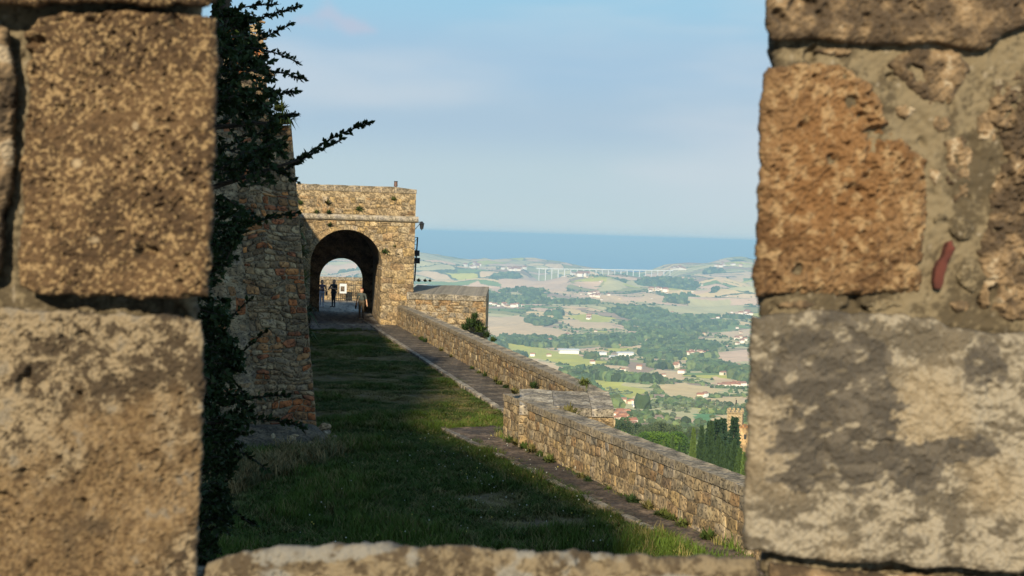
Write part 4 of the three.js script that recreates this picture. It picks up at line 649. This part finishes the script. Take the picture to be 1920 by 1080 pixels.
// ------------------------------------------------------------------ evergreen shrub at the left
{
  const t = thing('evergreen_shrub', 'dark small leaved evergreen tree reaching out beside the left stones', 'tree'), r = rng(21), pos = [], idx = [], wood = [];
  const leaf = (p, d, s) => { const side = V(r() - .5, r() - .5, r() - .5).cross(d).normalize(), up = side.clone().cross(d), o = pos.length / 3, m = p.clone().addScaledVector(d, s * .5), e = p.clone().addScaledVector(d, s).addScaledVector(up, -.1 * s), l = m.clone().addScaledVector(side, s * .27).addScaledVector(up, s * .06), q = m.clone().addScaledVector(side, -s * .27).addScaledVector(up, s * .06); for (const k of [p, l, e, q, m]) pos.push(k.x, k.y, k.z); idx.push(o, o + 1, o + 4, o + 1, o + 2, o + 4, o + 2, o + 3, o + 4, o + 3, o, o + 4); };
  const spray = (a, b, sag, n, s) => {               // a twig from a to b with leaves in whorls
    const mid = a.clone().lerp(b, .5).add(V(0, sag, 0)), cv = new THREE.QuadraticBezierCurve3(a, mid, b); wood.push(new THREE.TubeGeometry(cv, 6, .0045, 4));
    for (let i = 0; i < n; i++) { const u = Math.pow((i + r()) / n, .8), p = cv.getPoint(u), f = cv.getTangent(u), k = 2 + Math.floor(r() * 3); for (let j = 0; j < k; j++) { const d = f.clone().multiplyScalar(.7 + r() * .6).add(V(r() - .5, r() - .5 + .1, r() - .5).multiplyScalar(2)).normalize(); leaf(p, d, s * (.6 + r() * .6)); } }
    leaf(b, cv.getTangent(1), s);
  };
  const D = 7.2, P = (x, y, d = D) => at(x, y, d);
  // the sprays that stand out against sky and wall
  [[560, 300, 693, 231, .05, 26], [520, 330, 640, 262, .03, 20], [430, 60, 558, 14, .03, 20], [430, 20, 520, 8, .02, 14], [430, 110, 545, 46, .02, 14], [480, 130, 568, 148, .02, 14], [470, 90, 560, 118, .03, 12], [480, 190, 556, 172, .02, 12], [500, 230, 556, 214, .02, 12], [520, 330, 572, 296, .03, 14], [470, 300, 556, 340, .02, 16], [470, 420, 556, 400, .02, 14], [420, 700, 500, 620, .03, 10], [430, 790, 570, 800, .05, 22], [430, 760, 540, 742, .04, 16], [430, 840, 500, 880, .03, 10], [420, 940, 480, 985, -.03, 10], [400, 640, 470, 560, .04, 12]].forEach(([x0, y0, x1, y1, sag, n]) => spray(P(x0, y0, D + r() * .4), P(x1, y1, D), sag, Math.round(n * 1.5), .040));
  // the mass of the crown, following the edge seen in the photograph
  const edge = [[0, 470], [60, 500], [130, 525], [200, 530], [300, 545], [380, 520], [450, 470], [520, 430], [600, 440], [700, 470], [760, 490], [820, 480], [900, 440], [980, 440], [1080, 430], [1250, 410]];
  const lim = (y) => { let k = 0; while (k < edge.length - 2 && y > edge[k + 1][0]) k++; return mix(edge[k][1], edge[k + 1][1], Math.max(0, Math.min(1, (y - edge[k][0]) / (edge[k + 1][0] - edge[k][0])))); };
  for (let i = 0; i < 2000; i++) {
    const y = -160 + r() * 1400, L = lim(Math.max(0, y)), x = L - 8 - r() * (L - 330), dens = (y > 120 && y < 480 ? .78 : y > 480 && y < 560 ? .7 : 1); if (r() > dens) continue;
    if (fbm(x / 60, y / 60, 3, 2) < (y < 560 ? -.04 : -.3)) continue;
    const d = D - .5 + r() * 1.5, a = P(x - 10 - r() * 50, y + (r() - .5) * 60, d), b = P(x, y, d + (r() - .5) * .4); spray(a, b, .03 * (r() - .3), 9 + Math.floor(r() * 8), .040);
  }
  const crown = part('crown', geoFrom(pos, idx), new THREE.MeshPhysicalMaterial({ color: C(.026, .044, .013), roughness: .6, side: THREE.DoubleSide, specularIntensity: .25 }), t);
  part('twigs', join(wood), barkMat, t);
  // trunk and limbs behind the left stones
  const base = P(300, 700, D + .3); base.y = GY - .1; const tr = []; const spine = [base, P(330, 900, D + .2), P(340, 600, D + .3), P(380, 300, D + .2), P(420, -40, D)];
  tr.push(new THREE.TubeGeometry(new THREE.CatmullRomCurve3(spine), 30, .05, 7)); part('trunk', join(tr), barkMat, t);
  [[P(335, 800), P(430, 790)], [P(340, 640), P(400, 640)], [P(372, 360), P(560, 300)], [P(400, 130), P(480, 130)], [P(390, 240), P(500, 230)], [P(410, 60), P(430, 20)]].forEach(([a, b]) => part('limb', bar(a, b, .018, 6, .008), barkMat, t));
  console.log('shrub leaves', pos.length / 15);
}

// ------------------------------------------------------------------ the wall opening the view is framed by
const ND = 1.6, PXM = ND / FPX;
{
  const t = thing('stone_embrasure', 'rough brown and grey stone blocks framing the view like a window', 'wall');
  const mat = std(C(1, 1, 1), { vertexColors: true, roughness: .95 });
  const sdf = (P, x, y) => { let m = 1e9, inn = false; for (let i = 0, j = P.length - 1; i < P.length; j = i++) { const [ax, ay] = P[j], [bx, by] = P[i], dx = bx - ax, dy = by - ay, q = Math.max(0, Math.min(1, ((x - ax) * dx + (y - ay) * dy) / (dx * dx + dy * dy))), e = Math.hypot(x - ax - q * dx, y - ay - q * dy); if (e < m) m = e; if ((ay > y) !== (by > y) && x < (bx - ax) * (y - ay) / (by - ay) + ax) inn = !inn; } return inn ? m : -m; };
  // one stone: outline (px of the photograph, turned to metres on its own plane), rounded edge, relief and mineral colours
  function stone(name, outline, o) {
    const front = -(ND + (o.set || 0)), P = []; for (let i = 0; i < outline.length; i += 2) { const q = at(outline[i], outline[i + 1], -front); P.push([q.x, q.y]); }
    const st = o.step || .00125, x0 = Math.min(...P.map(p => p[0])) - 4 * st, x1 = Math.max(...P.map(p => p[0])) + 4 * st, y0 = Math.min(...P.map(p => p[1])) - 4 * st, y1 = Math.max(...P.map(p => p[1])) + 4 * st, nx = Math.ceil((x1 - x0) / st), ny = Math.ceil((y1 - y0) / st), id = new Int32Array((nx + 1) * (ny + 1)).fill(-1), pos = [], col = [], idx = [], S = o.seed * 13.7, rag = o.ragged ?? .004, T = o.thick || .26;
    const D = new Float32Array((nx + 1) * (ny + 1)), cx = (x0 + x1) / 2, cy = (y0 + y1) / 2;
    for (let j = 0; j <= ny; j++) for (let i = 0; i <= nx; i++) { const x = x0 + i * st, y = y0 + j * st; D[j * (nx + 1) + i] = sdf(P, x, y) + rag * fbm(x * 45, y * 45, S, 3) * 1.6; }
    for (let j = 1; j < ny; j++) for (let i = 1; i < nx; i++) {
      const k = j * (nx + 1) + i, d = D[k]; if (d < -1.6 * st) continue; let x = x0 + i * st, y = y0 + j * st, gx = D[k + 1] - D[k - 1], gy = D[k + nx + 1] - D[k - nx - 1]; const gl = Math.hypot(gx, gy) || 1; gx /= gl; gy /= gl; let z;
      const rd = o.round || .014;
      if (d < -.5 * st) { x += Math.sign(cx - x) * Math.min(.11, Math.abs(cx - x) * .85); y += Math.sign(cy - y) * Math.min(.11, Math.abs(cy - y) * .85); z = front - T; }
      else { if (d < .5 * st) { x -= gx * d; y -= gy * d; } const dd = Math.max(0, d); z = front - (dd < rd ? rd - Math.sqrt(Math.max(0, rd * rd - (rd - dd) * (rd - dd))) : 0) + o.relief(x, y, S, dd); }
      id[k] = pos.length / 3; pos.push(x, y, z); { const q = o.colour(x, y, S); col.push(q[0] * .80, q[1] * .80, q[2] * .80); }
    }
    for (let j = 1; j < ny - 1; j++) for (let i = 1; i < nx - 1; i++) { const a = id[j * (nx + 1) + i], b = id[j * (nx + 1) + i + 1], c = id[(j + 1) * (nx + 1) + i + 1], e = id[(j + 1) * (nx + 1) + i]; if (a >= 0 && b >= 0 && c >= 0) idx.push(a, b, c); if (a >= 0 && c >= 0 && e >= 0) idx.push(a, c, e); }
    return part(name, geoFrom(pos, idx, null, col), mat, t);
  }
  const speck = (x, y, f, s) => vn(x * f, y * f, s), up = (v, a, b) => ss(a, b, v);
  // porous tufa: many small pits
  const pits = (x, y, S, f, lo, hi) => up(speck(x, y, f, S + 2) * .6 + speck(x, y, f * 2.1, S + 5) * .4, lo, hi);
  const grain = (amp, pit, lump = 1) => (x, y, S) => .010 * lump * fbm(x * 9, y * 9, S, 3) + amp * .45 * fbm(x * 60, y * 60, S + 3, 4) + amp * .55 * fbm(x * 170, y * 170, S + 6, 2) + amp * .35 * speck(x, y, 330, S + 8) - pit * pits(x, y, S, 150, .16, .5) * ss(-.25, .25, fbm(x * 13, y * 13, S + 44, 3)) - pit * 2.2 * up(fbm(x * 28, y * 28, S + 21, 3), .30, .48);
  const tufaBrown = (x, y, S) => { // brown ground-mass with cream grains
    const a = fbm(x * 14, y * 14, S, 4), gr = up(speck(x, y, 235, S + 31) * .5 + speck(x, y, 430, S + 33) * .5 + .3 * fbm(x * 30, y * 30, S, 2), .04, .36), big = up(speck(x, y, 42, S + 40), .80, .9);
    let c = mix3([.050, .027, .010], [.105, .060, .025], ss(-.3, .3, a + .3 * speck(x, y, 210, S + 61))); c = mix3(c, [.36, .245, .118], gr * .72); c = mix3(c, [.42, .33, .21], big * .6); return c; };
  const creamGrey = (x, y, S) => { const a = fbm(x * 11, y * 11, S, 5), b = fbm(x * 52, y * 52, S + 4, 4), o = up(fbm(x * 6, y * 6, S + 9, 4) + (-.28 - y) * 1.8 * .6, .0, .22); let c = mix3([.050, .033, .017], [.25, .192, .118], ss(-.2, .26, a * .7 + b * 1.1 + .4 * speck(x, y, 330, S + 3) + .22 * speck(x, y, 120, S + 5))); c = mix3(c, mix3([.11, .065, .027], [.20, .13, .06], ss(-.3, .3, speck(x, y, 260, S + 13))), o * .75); c = mix3(c, [.17, .15, .12], up(b + a * .4, .3, .5) * .6); return c; };
  const sx = (px) => (px - 960) * PXM;
  const orange = (x, y, S) => { const a = fbm(x * 16, y * 16, S, 5), b = fbm(x * 70, y * 70, S + 4, 4), l = up(speck(x, y, 150, S + 3) * .5 + b, .05, .45), core = 1 - ss(.04, .13, Math.hypot(x - sx(1560), (y - .10) * .8) + .04 * a); let c = mix3([.085, .042, .014], [.19, .11, .048], ss(-.25, .25, a + b * .4 + .35 * speck(x, y, 280, S + 12))); c = mix3(c, [.22, .108, .036], core * .6); c = mix3(c, [.36, .25, .13], l * .6); c = mix3(c, [.30, .25, .18], up(fbm(x * 9, y * 9, S + 60, 4), .22, .4) * .5); return c; };
  const lichenGrey = (x, y, S) => { // pale grey stone with dark crusts that have an edge of their own
    const a = fbm(x * 9, y * 9, S, 5), b = fbm(x * 48, y * 90, S + 4, 4), e = .022 * fbm(x * 22, y * 22, S + 7, 4) * 4;
    const blob = (px, py, rx, ry) => { const q = at(px, py, ND), dx = (x - q.x) / (rx * PXM), dy = (y - q.y) / (ry * PXM); return 1 - Math.sqrt(dx * dx + dy * dy) + e * 6; };
    let m = Math.max(blob(1550, 700, 125, 130), blob(1575, 800, 130, 120), blob(1500, 850, 80, 80), blob(1725, 880, 40, 62), blob(1630, 895, 90, 40) - .1, blob(1800, 840, 90, 36) - .25, blob(1840, 690, 70, 60) - .4);
    let c = mix3([.105, .086, .06], [.285, .245, .182], ss(-.24, .3, a * .6 + b + .3 * speck(x, y, 260, S + 2))); c = mix3(c, [.29, .225, .14], up(fbm(x * 5, y * 5, S + 50, 3), .08, .3) * .6);
    const crust = ss(.02, .12, m + .12 * speck(x, y, 150, S + 4) + .1 * speck(x, y, 300, S + 9)) * (1 - .85 * up(fbm(x * 30 + y * 22, y * 80 - x * 30, S + 4, 4) + speck(x, y, 120, S) * .2, .16, .3)); c = mix3(c, mix3([.062, .052, .040], [.105, .088, .067], ss(-.2, .3, b)), crust); return c; };
  const mortarC = (x, y, S) => { const a = fbm(x * 12, y * 12, S, 4), b = fbm(x * 90, y * 90, S + 4, 3), p = up(speck(x, y, 120, S + 9), .55, .75); let c = mix3([.075, .056, .030], [.185, .145, .085], ss(-.3, .3, a + b + .45 * speck(x, y, 300, S + 1))); c = mix3(c, [.30, .25, .18], p * .6); return c; };
  const rough = (x, y, S) => { const a = fbm(x * 22, y * 22, S, 5), b = fbm(x * 75, y * 75, S + 4, 4); let c = mix3([.07, .046, .025], [.25, .17, .092], ss(-.25, .3, a + b * .7)); c = mix3(c, [.44, .36, .25], up(a * .7 + b * .8, .26, .42) * .7); return c; };
  const sillC = (x, y, S) => { const a = fbm(x * 16, y * 16, S, 5), b = fbm(x * 60, y * 60, S + 4, 4), li = up(fbm(x * 20, y * 34, S + 14, 4) + .2 * b, .03, .2); let c = mix3([.07, .049, .027], [.20, .155, .095], ss(-.25, .3, a * .5 + b + .3 * speck(x, y, 280, S))); c = mix3(c, [.22, .212, .19], li * .75); c = mix3(c, [.30, .19, .07], up(speck(x, y, 40, S + 77), .72, .85) * .6); return c; };
  // left side
  stone('stone', [44, 60, 66, 30, 110, 22, 250, 16, 330, 20, 402, 34, 405, 120, 398, 300, 394, 480, 388, 556, 330, 562, 200, 556, 90, 556, 28, 540, 26, 470, 38, 380, 34, 300, 48, 200, 44, 120], { seed: 1, relief: grain(.0060, .0075), colour: tufaBrown, round: .012 });
  stone('stone', [-330, 584, -100, 575, 60, 580, 200, 588, 330, 592, 374, 602, 382, 640, 376, 800, 372, 960, 366, 1130, 200, 1150, -330, 1140], { seed: 2, relief: grain(.0075, .006, 1.6), colour: creamGrey, round: .008 });
  stone('stone', [-330, -160, 406, -160, 406, -20, 404, 8, 300, 8, 180, 4, 60, 8, -40, 2, -330, 0], { seed: 3, relief: grain(.005, .004), colour: tufaBrown, round: .012, set: -.012 });
  stone('stone', [-330, 40, -60, 34, 10, 50, 22, 120, 14, 260, 18, 350, 2, 400, -4, 510, -80, 540, -330, 530], { seed: 4, relief: grain(.006, .004, 1.4), colour: rough, round: .02, set: .012 });
  // right side
  stone('stone', [1437, -160, 2250, -160, 2250, 30, 1960, 40, 1890, 60, 1850, 96, 1760, 76, 1690, 84, 1600, 80, 1520, 72, 1448, 76, 1438, 40], { seed: 5, relief: grain(.0075, .006, 1.3), colour: rough, round: .012, set: -.008 });
  stone('stone', [1440, 122, 1500, 112, 1580, 118, 1640, 150, 1660, 215, 1700, 260, 1742, 300, 1742, 420, 1730, 548, 1620, 556, 1500, 552, 1422, 556, 1416, 500, 1426, 300, 1428, 190], { seed: 6, relief: grain(.0090, .0075, 1.2), colour: orange, round: .014 });
  stone('stone', [1412, 592, 1470, 590, 1560, 584, 1650, 590, 1740, 592, 1790, 616, 1880, 622, 2250, 628, 2250, 1090, 1920, 1080, 1780, 1068, 1600, 1058, 1500, 1048, 1400, 1036, 1393, 1000, 1402, 850, 1408, 700], { seed: 7, relief: grain(.0055, .0022, 1.0), colour: lichenGrey, round: .014, set: -.006 });
  stone('stone', [1668, 120, 1720, 84, 1800, 92, 1826, 130, 1790, 190, 1740, 200, 1700, 160], { seed: 8, relief: grain(.009, .006), colour: rough, round: .016, set: .004 });
  stone('stone', [1772, 262, 1812, 252, 1832, 290, 1826, 370, 1790, 390, 1772, 340], { seed: 9, relief: grain(.009, .006), colour: rough, round: .014, set: .004 });
  stone('stone', [1858, 150, 1950, 110, 2250, 110, 2250, 600, 1900, 606, 1846, 580, 1836, 470, 1860, 380, 1880, 280, 1850, 220], { seed: 10, relief: grain(.011, .009, 1.6), colour: rough, round: .02, set: .002 });
  stone('brick_shard', [1776, 452, 1788, 448, 1790, 468, 1772, 515, 1764, 545, 1750, 544, 1754, 512, 1768, 480], { seed: 11, relief: (x, y, S) => .003 * fbm(x * 60, y * 60, S, 3), colour: (x, y, S) => { const k = .8 + .5 * fbm(x * 60, y * 60, S, 3); return [.12 * k, .03 * k, .019 * k]; }, round: .003, set: .0 });
  { const r = rng(91); for (const [px, py, w, h] of [[1700, 205, 26, 14], [1850, 240, 22, 30], [1762, 232, 20, 16], [1800, 430, 24, 26], [1768, 408, 14, 12], [1822, 520, 22, 30], [1700, 118, 20, 12], [1560, 96, 34, 9], [1660, 572, 40, 10], [1500, 572, 46, 9], [1800, 575, 26, 14], [1756, 330, 10, 16]]) { const P = []; for (let k = 0; k < 8; k++) { const a = k / 8 * 6.283, q = .7 + .5 * r(); P.push(px + Math.cos(a) * w * q, py + Math.sin(a) * h * q); } stone('pebble', P, { seed: 30 + Math.round(px / 7), relief: grain(.006, .004, .5), colour: r() < .5 ? rough : mortarC, round: .008, set: .006, thick: .05 }); } }
  // sill
  stone('sill_stone', [366, 1130, 368, 1085, 384, 1060, 420, 1044, 520, 1032, 650, 1026, 780, 1028, 900, 1033, 1050, 1038, 1200, 1046, 1420, 1052, 1440, 1130, 1440, 1330, 366, 1330], { seed: 12, relief: grain(.0055, .004, 1.0), colour: sillC, round: .018, set: .02 });
  stone('stone', [1448, 1062, 1560, 1072, 1760, 1084, 1940, 1096, 2250, 1110, 2250, 1330, 1448, 1330], { seed: 13, relief: grain(.007, .005, 1.2), colour: rough, round: .014, set: .012 });
  stone('stone', [-330, 1160, 200, 1166, 356, 1150, 356, 1330, -330, 1330], { seed: 14, relief: grain(.006, .004), colour: tufaBrown, round: .014, set: .01, step: .003 });
  // mortar bed behind
  const mm = (outline, seed, set) => stone('mortar', outline, { seed, relief: (x, y, S) => .014 * fbm(x * 16, y * 16, S, 5) + .005 * fbm(x * 120, y * 120, S + 3, 3) - .012 * up(fbm(x * 30, y * 30, S + 9, 3), .25, .42), colour: mortarC, round: .02, set, step: .002, ragged: .008 });
  mm([1446, 60, 1960, 40, 2250, 40, 2250, 640, 1430, 640, 1424, 560, 1440, 300, 1452, 110], 15, .0125); mm([-330, -60, 380, -60, 376, 300, 366, 620, 350, 1200, -330, 1200], 16, .05); mm([1425, 1020, 2250, 1060, 2250, 1200, 1440, 1200], 17, .04);
  console.log('embrasure', Date.now() - T0);
}
{ // the tower the opening belongs to, and the higher block of the fortress behind it (its shadow lies on the lawn)
  const m = std(C(.24, .19, .125), { map: stoneMap, bumpMap: stoneBump, bumpScale: .06 });
  const t = thing('lookout_tower', 'stone lookout tower whose top wall holds the framing blocks', 'tower');
  const bx = (x0, x1, y0, y1, z0, z1) => boxAt((x0 + x1) / 2, (y0 + y1) / 2, (z0 + z1) / 2, x1 - x0, y1 - y0, z1 - z0);
  part('lower_wall', bx(-9, 3.2, -8, -.62, -2.3, -1.72), m, t); part('merlon', bx(-1.6, -.62, -.62, 1.0, -2.05, -1.74), m, t); part('merlon', bx(.62, 2.2, -.62, 1.0, -2.05, -1.74), m, t);
  part('walkway', bx(-9, 3.2, -1.9, -1.6, -1.72, 4), std(C(.30, .26, .2), { map: stoneMap }), t);
  const sh = new THREE.Shape([[-2.05, -6], [-2.05, 6.7], [-2.7, 7.4], [-3.6, 8.1], [-5.0, 9.3], [-6.4, 10.4], [-7.4, 11.0], [-8.4, 12.2], [-9.6, 15.8], [-10.4, 17.4], [-12, 18.6], [-24, 20], [-24, -6]].map(p => new THREE.Vector2(...p)));
  solo('upper_fortress', 'stepped upper stone block of the fortress rising behind the viewpoint', 'fortress', new THREE.ExtrudeGeometry(sh, { depth: 1.2, bevelEnabled: false }).translate(0, 0, 3), m);
}
console.log('done', Date.now() - T0);
renderer.render(scene, camera);
